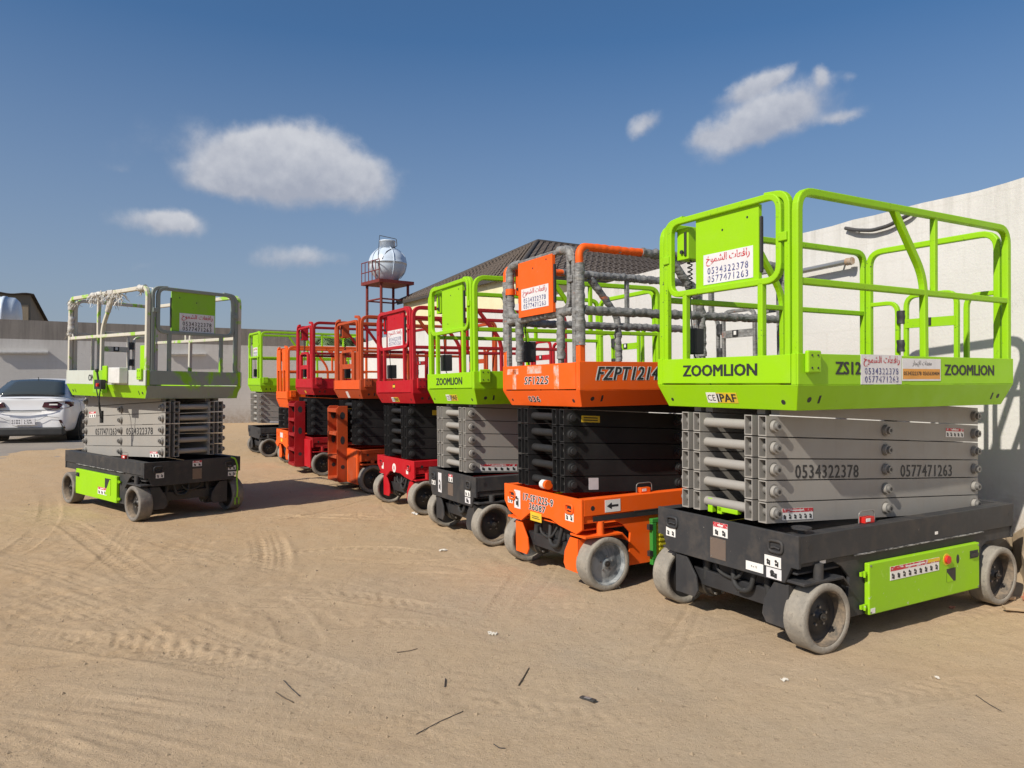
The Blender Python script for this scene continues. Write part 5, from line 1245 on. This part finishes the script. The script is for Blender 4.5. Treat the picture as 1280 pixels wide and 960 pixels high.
# torn plastic wrap on the rail
t = NT('torn plastic'); q = t.noise(12, 6); MATS['torn plastic'] = t.set(t.mix(t.ramp(q, .3, .7), (.62, .60, .55), (.42, .40, .36)), .45)
rnd = random.Random(11); V = []; Fc = []
def shred(p, n, ln, sp):
    for _ in range(n):
        b = Vector(p) + Vector((rnd.uniform(-sp, sp), rnd.uniform(-.03, .03), rnd.uniform(-.03, .03))); d = Vector((rnd.uniform(-.6, .6), rnd.uniform(-.5, .5), rnd.uniform(-1, -.1))).normalized(); w = Vector((rnd.uniform(-1, 1), rnd.uniform(-1, 1), rnd.uniform(-.3, .3))).normalized() * rnd.uniform(.004, .014); l = ln * rnd.uniform(.3, 1); prev = None
        for j in range(4):
            q = b + d * l * j / 3 + Vector((rnd.uniform(-.015, .015), rnd.uniform(-.015, .015), rnd.uniform(-.01, .01))); k = w * (1 - j / 4); o = len(V); V.extend([tuple(q - k), tuple(q + k)])
            if prev is not None: Fc.append((prev, prev + 1, o + 1, o))
            prev = o
shred((1.35, .03, zr_), 60, .18, .20); shred((1.0, .03, zr_), 60, .25, .16); shred((.75, .03, zr_ - .02), 30, .22, .12); shred((2.16, .03, zmid + .12), 30, .14, .05); shred((2.1, .03, zr_ - .05), 30, .12, .08); shred((.15, .03, zr_), 14, .1, .1)
m = MB().mat('torn plastic'); m.add(V, Fc); T['B']('plastic_shreds', m)
for pts in ([(1.5, .03, zr_), (1.25, .03, zr_)], [(1.08, .03, zr_), (.88, .03, zr_)], [(2.15, .03, zmid + .28), (2.16, .03, zmid + .04)], [(2.155, .03, zr_ - .03), (2.155, .03, zr_ - .14)], [(1.0, .03, zr_ - .1), (1.05, .03, zr_ - .22)], [(.25, .03, zr_), (.10, .03, zr_)]):
    T['rail_tube']('plastic_wrap', pts, .034, 0, 'torn plastic', lump=.010)
# lime tie strap hanging off the nose
sgx = lambda p: p
m = MB().mat('lime paint worn').tube([(-.012, 1.02, .655), (-.03, 1.06, .64), (-.045, 1.09, .55), (-.04, 1.08, .40), (-.05, 1.09, .26), (-.04, 1.085, .17)], .010, 6, .05).tube([(-.045, 1.06, .17), (-.045, 1.11, .17), (-.045, 1.11, .09), (-.045, 1.06, .09)], .007, 6, closed=True); T['B']('hook_strap', m)

# ------------------------------------------------------------------ the parked car
def build_car():
    x0, y0 = -10.55, 16.0; hd = Vector((-.27, .963, 0)).normalized()
    rz = math.atan2(hd.y, hd.x); z0 = gz(x0 + hd.x * 2, y0 + hd.y * 2)
    t_ = empty('parked_car', (x0, y0, z0), rz); tag(t_, 'white saloon car parked tail towards the camera on the far left', 'car')
    t = NT('car white'); q = t.noise(1.5, 4); MATS['car white'] = t.set(t.mix(t.ramp(q, .3, .7), (.78, .79, .80), (.70, .70, .71)), .28); t.b.inputs['Coat Weight'].default_value = .4
    t = NT('car glass'); MATS['car glass'] = t.set((.05, .06, .06), .05); flat('tail lamp red', (.06, .008, .012), .2); flat('car trim', (.02, .02, .02), .55)
    # body stations: s (forward), half width, top of the deck, shoulder z
    st = [(-.02, .70, .86), (.03, .80, 1.0), (.14, .865, 1.035), (.5, .895, 1.03), (1.1, .90, .99), (1.9, .905, .95), (2.9, .905, .96), (3.2, .90, .97), (3.9, .86, .86), (4.3, .78, .70), (4.42, .66, .58)]
    V = []; F = []
    prof = lambda w, zt_: [(0, zt_), (w * .55, zt_ - .005), (w * .84, zt_ - .03), (w * .95, zt_ - .10), (w * .985, zt_ - .22), (w, .62), (w * .995, .45), (w * .96, .30), (w * .88, .23), (0, .21)]
    for (s, w, zt_) in st:
        pr = prof(w, zt_); V += [(s + (.10 if (s < 0 and z > .7) else 0) + (.06 if s < 0.05 and z < .4 else 0), y, z) for (y, z) in pr] + [(s + (.10 if (s < 0 and z > .7) else 0), -y, z) for (y, z) in pr[1:-1]][::-1]
    n = 18
    for i in range(len(st) - 1):
        for j in range(n): F.append((i * n + j, i * n + (j + 1) % n, (i + 1) * n + (j + 1) % n, (i + 1) * n + j))
    F.append(tuple(range(n))[::-1]); F.append(tuple(range((len(st) - 1) * n, len(st) * n)))
    m = MB().mat('car white'); m.add(V, [f[::-1] for f in F], True); b = link('body', m.mesh('body'), t_)
    sb = b.modifiers.new('s', 'SUBSURF'); sb.levels = sb.render_levels = 2
    # wheel arches cut visually with dark liners, wheels
    for sx in (.92, 3.55):
        for sy in (-1, 1):
            m = MB().mat('car trim').cyl((sx, sy * .66, .32), (sx, sy * .912, .32), .365, 28); link('wheel_arch', m.mesh('wheel_arch'), t_)
            w = MB().mat('dark tyre rubber'); w.mats = [mt('black rubber')]
            w.lathe([(.21, 0), (.30, -.01), (.32, .02), (.32, .18), (.30, .20), (.2, .2)], (sx, sy * .93, .32), (0, -sy, 0), 32); wo = link('wheel', w.mesh('wheel'), t_)
            r = MB().mat('zinc steel').lathe([(.21, .0), (.20, .02), (.06, .03), (.01, .02)], (sx, sy * .93, .32), (0, -sy, 0), 24)
            r.mat('car trim')
            for k in range(10):
                a = k * PI / 5; r.cyl((sx + .15 * math.cos(a), sy * .925, .32 + .15 * math.sin(a)), (sx + .15 * math.cos(a), sy * .90, .32 + .15 * math.sin(a)), .025, 6)
            link('hubcap', r.mesh('hubcap'), wo)
    # greenhouse
    gs = [(.42, .70, 1.0, .74), (.62, .66, 1.14, .72), (1.05, .60, 1.38, .70), (1.5, .585, 1.435, .69), (2.2, .585, 1.43, .69), (2.75, .62, 1.27, .71), (3.25, .70, .97, .74)]
    V = []; F = []
    for (s, wt, zt_, wb_) in gs:
        zb_ = .92; pr = [(0, zt_ + .015), (wt * .6, zt_ + .008), (wt * .93, zt_ - .02), (wt, max(zb_, zt_ - .07)), ((wt + .80) / 2, (max(zb_, zt_ - .07) + zb_) / 2), (.80, zb_)]
        V += [(s, y, z) for (y, z) in pr] + [(s, -y, z) for (y, z) in pr[1:]][::-1]
    n = 11
    for i in range(len(gs) - 1):
        for j in range(n - 0):
            if j == 5: continue
            F.append((i * n + j, i * n + (j + 1) % n, (i + 1) * n + (j + 1) % n, (i + 1) * n + j))
    m = MB().mat('car white'); m.add(V, [f[::-1] for f in F], True); rf = link('roof', m.mesh('roof'), t_); sb = rf.modifiers.new('s', 'SUBSURF'); sb.levels = sb.render_levels = 2
    def quadgrid(name, c, mat, off=(0, 0, 0), nu=6):
        V = []; F = []; P00, P10, P11, P01 = [Vector(p) + Vector(off) for p in c]
        for i in range(nu + 1):
            for j in range(nu + 1):
                u, v = i / nu, j / nu; p = (P00 * (1 - u) + P10 * u) * (1 - v) + (P01 * (1 - u) + P11 * u) * v
                bulge = math.sin(PI * u) * .035 + math.sin(PI * v) * .012
                nrm = (P10 - P00).cross(P01 - P00).normalized(); V.append(p + nrm * bulge)
        for i in range(nu):
            for j in range(nu): a = i * (nu + 1) + j; F.append((a, a + nu + 1, a + nu + 2, a + 1))
        m = MB().mat(mat); m.add(V, F, True); o = link(name, m.mesh(name), t_); md = o.modifiers.new('t', 'SOLIDIFY'); md.thickness = .012; return o
    quadgrid('rear_window', [(.36, .70, 1.045), (.36, -.70, 1.045), (.97, -.545, 1.375), (.97, .545, 1.375)], 'car glass', (-.02, 0, .012))
    for sy in (-1, 1):
        c = [(.70, sy * .775, 1.02), (1.55, sy * .79, 1.0), (1.55, sy * .62, 1.36), (1.05, sy * .63, 1.345)]; c2 = [(1.62, sy * .79, 1.0), (2.9, sy * .79, .985), (2.45, sy * .64, 1.33), (1.62, sy * .62, 1.36)]
        if sy < 0: pass
        for q in (c, c2):
            vs = [(a, b + sy * .02, z) for (a, b, z) in q] + [(a, b - sy * .01, z) for (a, b, z) in q]
            m = MB().mat('car glass').add(vs, [(0, 1, 2, 3), (7, 6, 5, 4), (0, 4, 5, 1), (1, 5, 6, 2), (2, 6, 7, 3), (3, 7, 4, 0)]); link('side_window', m.mesh('side_window'), t_)
        m = MB().mat('car white').box(2.62, 2.82, sy * .86, sy * 1.02, .98, 1.10); mr = link('mirror', m.mesh('mirror'), t_); bev(mr, .03, 3)
        # tail lamp wrapping the corner
        m = MB().mat('tail lamp red'); vs = [(-.012, sy * .36, .80), (-.012, sy * .40, .905), (.0, sy * .72, .925), (.12, sy * .862, .92), (.30, sy * .90, .90), (.26, sy * .905, .82), (.06, sy * .83, .775), (-.03, sy * .62, .765)]
        vi = [(v[0] + .10, v[1] * .93, v[2]) for v in vs]; k = len(vs)
        f = [tuple(range(k))] + [tuple(range(2 * k - 1, k - 1, -1))] + [(i, i + k, (i + 1) % k + k, (i + 1) % k) for i in range(k)]
        m.add(vs + vi, f); link('tail_lamp', m.mesh('tail_lamp'), t_)
        m = MB().mat('ink white').box(-.022, .0, sy * .50, sy * .66, .84, .87); link('reversing_lamp', m.mesh('reversing_lamp'), t_)
        m = MB().mat('tail lamp red').add([(-.02, sy * .68, .52), (-.01, sy * .73, .52), (.06, sy * .80, .33), (.02, sy * .76, .33), (.05, sy * .68, .52), (.05, sy * .73, .52), (.12, sy * .78, .33), (.1, sy * .74, .33)], [(0, 1, 2, 3), (4, 7, 6, 5), (0, 4, 5, 1), (1, 5, 6, 2), (2, 6, 7, 3), (3, 7, 4, 0)]); link('bumper_reflector', m.mesh('bumper_reflector'), t_)
        m = MB().mat('car white').box(1.25, 1.40, sy * .905, sy * .93, .82, .845).box(2.15, 2.30, sy * .905, sy * .93, .82, .845); link('door_handle', m.mesh('door_handle'), t_)
        m = MB().mat('car trim')
        for xx in (.72, 1.58, 2.6): m.tube([(xx, sy * .902, .93), (xx + (.12 if xx < 1 else 0), sy * .912, .62), (xx + (.25 if xx < 1 else .02), sy * .90, .32)], .004, 4)
        link('door_seam', m.mesh('door_seam'), t_)
    m = MB().mat('car trim').tube([(-.03, .62, .775), (-.04, .45, .735), (-.045, .0, .725), (-.04, -.45, .735), (-.03, -.62, .775)], .010, 6).tube([(-.03, .70, .56), (-.045, .45, .60), (-.04, .30, .52), (-.04, -.3, .52), (-.045, -.45, .60), (-.03, -.70, .56)], .005, 4)
    m.tube([(.085, .80, .985), (.05, 0, .99), (.085, -.80, .985)], .005, 4); link('boot_seam', m.mesh('boot_seam'), t_)
    m = MB().mat('zinc steel').tube([(-.045, .36, .705), (-.052, 0, .70), (-.045, -.36, .705)], .011, 6); link('chrome_strip', m.mesh('chrome_strip'), t_)
    m = MB().mat('car trim').box(-.050, .2, -.78, .78, .18, .36); o = link('rear_diffuser', m.mesh('rear_diffuser'), t_); bev(o, .04, 3)
    m = MB().mat('sign white').box(-.062, -.03, -.24, .24, .42, .555).mat('ink black'); F = Face((-.062, 0, 0), (0, -1, 0), (0, 0, 1))
    F.rect(m, -.23, .43, .004, .115, .001); F.rect(m, -.01, .43, .004, .115, .001); F.text(m, '6184', -.2, .44, .16, .04, .001, .02); F.text(m, 'LSR', .04, .44, .16, .04, .001, .02); F.text(m, '6184', -.2, .495, .16, .035, .001, .02); F.text(m, 'LSR', .04, .495, .14, .035, .001, .02)
    link('number_plate', m.mesh('number_plate'), t_)
    m = MB().mat('car trim').tube([(.97, 0, 1.41), (.93, 0, 1.46)], .008, 6); link('antenna', m.mesh('antenna'), t_)
build_car()

# ------------------------------------------------------------------ litter, sticks, rubble
def on_ground(px, py): x, y = G(px, py); return x, y, gh(x, y)
def stick(pxs, r, mat, label, cat='stick', name='stick', curve=0):
    P = [Vector(on_ground(*p)) for p in pxs]; o = P[0].copy(); t_ = MB().mat(mat); r *= .5; pts = [p - o + Vector((0, 0, r * .8 + .002)) for p in P]
    t_.tube(pts, r, 6, .02, lump=r * .35); ob = link(name, t_.mesh(name)); ob.location = o; tag(ob, label, cat); return ob
flat('dry twig', (.10, .075, .05), .85); flat('dark scrap', (.045, .042, .04), .6); flat('pale scrap', (.62, .58, .5), .7); flat('terracotta scrap', (.4, .15, .08), .8); flat('timber', (.42, .30, .18), .8); flat('rubble stone', (.36, .27, .17), .95, var=.25, scale=5, bump=.8)
stick([(520, 915), (548, 901), (579, 886)], .0035, 'dark scrap', 'long thin dark rod lying on the sand at bottom centre', 'rod', 'rod')
stick([(355, 849), (366, 860), (375, 868)], .005, 'dark scrap', 'short dark rod on the sand left of the long thin one', 'rod', 'rod')
stick([(345, 864), (356, 871), (367, 876)], .006, 'dry twig', 'faded half buried twig just below the short dark rod')
stick([(648, 853), (655, 842), (661, 832)], .006, 'dry twig', 'dark twig standing on end towards the white wrapper scraps')
stick([(1219, 870), (1235, 881), (1251, 890)], .0035, 'dark scrap', 'thin dark wire on the sand at bottom right', 'wire', 'wire')
stick([(617, 929), (624, 934), (632, 934)], .004, 'dark scrap', 'small curled wire near the bottom edge', 'wire', 'wire')
stick([(496, 813), (513, 811), (522, 809)], .004, 'dry twig', 'small twig left of the orange lift in open sand')
stick([(556, 855), (557, 846)], .006, 'dark scrap', 'tiny dark peg in the sand above the long thin rod', 'peg', 'peg')
x, y, z = on_ground(735, 872)
m = MB().mat('dark scrap').box(-.048, .048, -.012, .012, .001, .010).mat('zinc steel').box(-.02, .02, -.008, .008, .010, .013); o = link('plastic_scrap', m.mesh('plastic_scrap')); o.location = (x, y, z); o.rotation_euler = (.1, -.12, R(-52)); bev(o, .003); tag(o, 'small black plastic strip on the sand in front of the nearest lift', 'scrap')
def crumple(px, py, s, mat, label, seed):
    rnd = random.Random(seed); x, y, z = on_ground(px, py); V = []; F = []; n = 6
    for i in range(n):
        for j in range(n): V.append(((i / n - .5) * s + rnd.uniform(-.1, .1) * s, (j / n - .5) * s * .7 + rnd.uniform(-.1, .1) * s, rnd.uniform(0, .28) * s))
    for i in range(n - 1):
        for j in range(n - 1): a = i * n + j; F.append((a, a + n, a + n + 1, a + 1))
    m = MB().mat(mat); m.add(V, F); o = link('crumpled_scrap', m.mesh('crumpled_scrap')); o.location = (x, y, z + .001); o.rotation_euler = (0, 0, rnd.random() * 6); tag(o, label, 'litter'); md = o.modifiers.new('t', 'SOLIDIFY'); md.thickness = .002
crumple(615, 789, .06, 'pale scrap', 'crumpled white wrapper on the sand left of the orange lift', 1)
crumple(981, 849, .045, 'pale scrap', 'small white scrap of paper below the nearest front wheel', 2)
crumple(1170, 847, .03, 'pale scrap', 'small white pebble-like scrap, left one of a pair at lower right', 3)
crumple(1190, 762, .05, 'terracotta scrap', 'small reddish scrap under the side door of the nearest lift', 4)
crumple(553, 687, .08, 'pale scrap', 'pale scrap beside the wheel of the third, lime lift', 6)
crumple(517, 642, .10, 'ink white', 'flat white strip on the sand by the wheels of the bright red lift', 7)
crumple(770, 735, .09, 'pale scrap', 'torn clear plastic caught under the wheel of the bright orange lift', 8)
# scatter of pebbles and crumbs nobody could count
rnd = random.Random(5); V = []; F = []
for i in range(9000):
    yy = 2.4 + rnd.random() ** 1.7 * 17; xx = rnd.uniform(-.78, .78) * yy; s = rnd.choice((.002, .003, .003, .004, .006, .011 if rnd.random() < .18 else .003)) * (1 + yy * .06); zz = gh(xx, yy) - .002; o = len(V)
    for d in ((1, 0, 0), (0, 1, 0), (-1, 0, 0), (0, -1, 0), (0, 0, .8)): V.append((xx + d[0] * s * rnd.uniform(.6, 1.2), yy + d[1] * s * rnd.uniform(.6, 1.2), zz + d[2] * s + .002))
    F += [(o, o + 1, o + 4), (o + 1, o + 2, o + 4), (o + 2, o + 3, o + 4), (o + 3, o, o + 4)]
m = MB().mat('rubble stone'); m.add(V, F); tag(link('pebbles', m.mesh('pebbles')), 'scatter of pebbles and grit over the sandy yard', 'pebbles', kind='stuff')
# rubble at the foot of the right wall
def rock(p, s, seed, name='rubble_block', mat='rubble stone', sq=(1, .8, .6)):
    bm = bmesh.new(); bmesh.ops.create_icosphere(bm, subdivisions=3, radius=1)
    for v in bm.verts:
        c = v.co.copy(); k = max(abs(c.x), abs(c.y), abs(c.z)); c = c.lerp(c / k * .85, .6); n = mnoise.noise(c * 1.5 + Vector((seed * 7.3, 0, 0))) * .3 + mnoise.noise(c * 5 + Vector((seed, 0, 0))) * .09
        v.co = Vector((c.x * sq[0], c.y * sq[1], c.z * sq[2])) * (s * (1 + n))
    me = bpy.data.meshes.new(name); bm.to_mesh(me); bm.free(); me.materials.append(mt(mat))
    o = link(name, me); o.location = p; o.rotation_euler = (seed * .7, seed * .4, seed * 1.9); return o
def wallfoot(Yv, off): return (6.584 - .439 * Yv - .918 * off, Yv - .396 * off)
rb = [(5.95, .32, .30, 'large sandy block at the foot of the white wall behind the rear wheel', .18), (5.55, .30, .30, 'big pale block of rubble by the right edge against the white wall', .15), (6.35, .35, .24, 'sandy block half hidden behind the rear wheel of the nearest lift', .12),
      (5.75, .62, .10, 'small stone in front of the big pale rubble block', .03), (6.1, .66, .07, 'fist sized stone beside the rear wheel of the nearest lift', .02), (5.35, .62, .12, 'reddish brown stone at the right edge of the picture', .03)]
for i, (Yv, off, s, lb, zc) in enumerate(rb):
    x, y = wallfoot(Yv, off); o = rock((x, y, gz(x, y) + zc), s, i + 1.3, mat='terracotta scrap' if 'reddish' in lb else 'rubble stone'); tag(o, lb, 'rubble', 'rubble along the white wall')
for i, (Yv, off, ln, rz, lb) in enumerate([(5.48, .92, .30, .3, 'weathered plank lying by the rubble at the right edge'), (5.25, 1.0, .26, -.2, 'short pale batten lying below the weathered plank')]):
    x, y = wallfoot(Yv, off); m = MB().mat('timber').box(-ln / 2, ln / 2, -.03, .03, 0, .018); o = link('plank', m.mesh('plank')); o.location = (x, y, gz(x, y) + .015); o.rotation_euler = (0, .05, rz); bev(o, .003); tag(o, lb, 'plank')

# low bank of spoil swept up against the right wall
V = []; F = []; n = 60; mcols = 9
for i in range(n + 1):
    Yv = 3.2 + 6.5 * i / n
    for j in range(mcols):
        off = .012 + .085 * j; x, y = wallfoot(Yv, off); prof = max(0, 1 - j / (mcols - 1)) ** .8
        hgt = (.24 * math.exp(-((Yv - 5.9) / .9) ** 2) + .05) * prof * (1 + .5 * mnoise.noise(Vector((Yv * 2.3, off * 3, 1)))) + .035 * mnoise.noise(Vector((Yv * 7, off * 8, 4))) * prof
        V.append((x, y, gh(x, y) + hgt - (.03 if j == mcols - 1 else 0)))
for i in range(n):
    for j in range(mcols - 1): a = i * mcols + j; F.append((a, a + 1, a + mcols + 1, a + mcols))
m = MB(); m.mats = [mt('rubble stone')]; m.add(V, F, True); tag(link('soil_bank', m.mesh('soil_bank')), 'low bank of sandy spoil swept against the foot of the white wall', 'soil bank', kind='stuff')
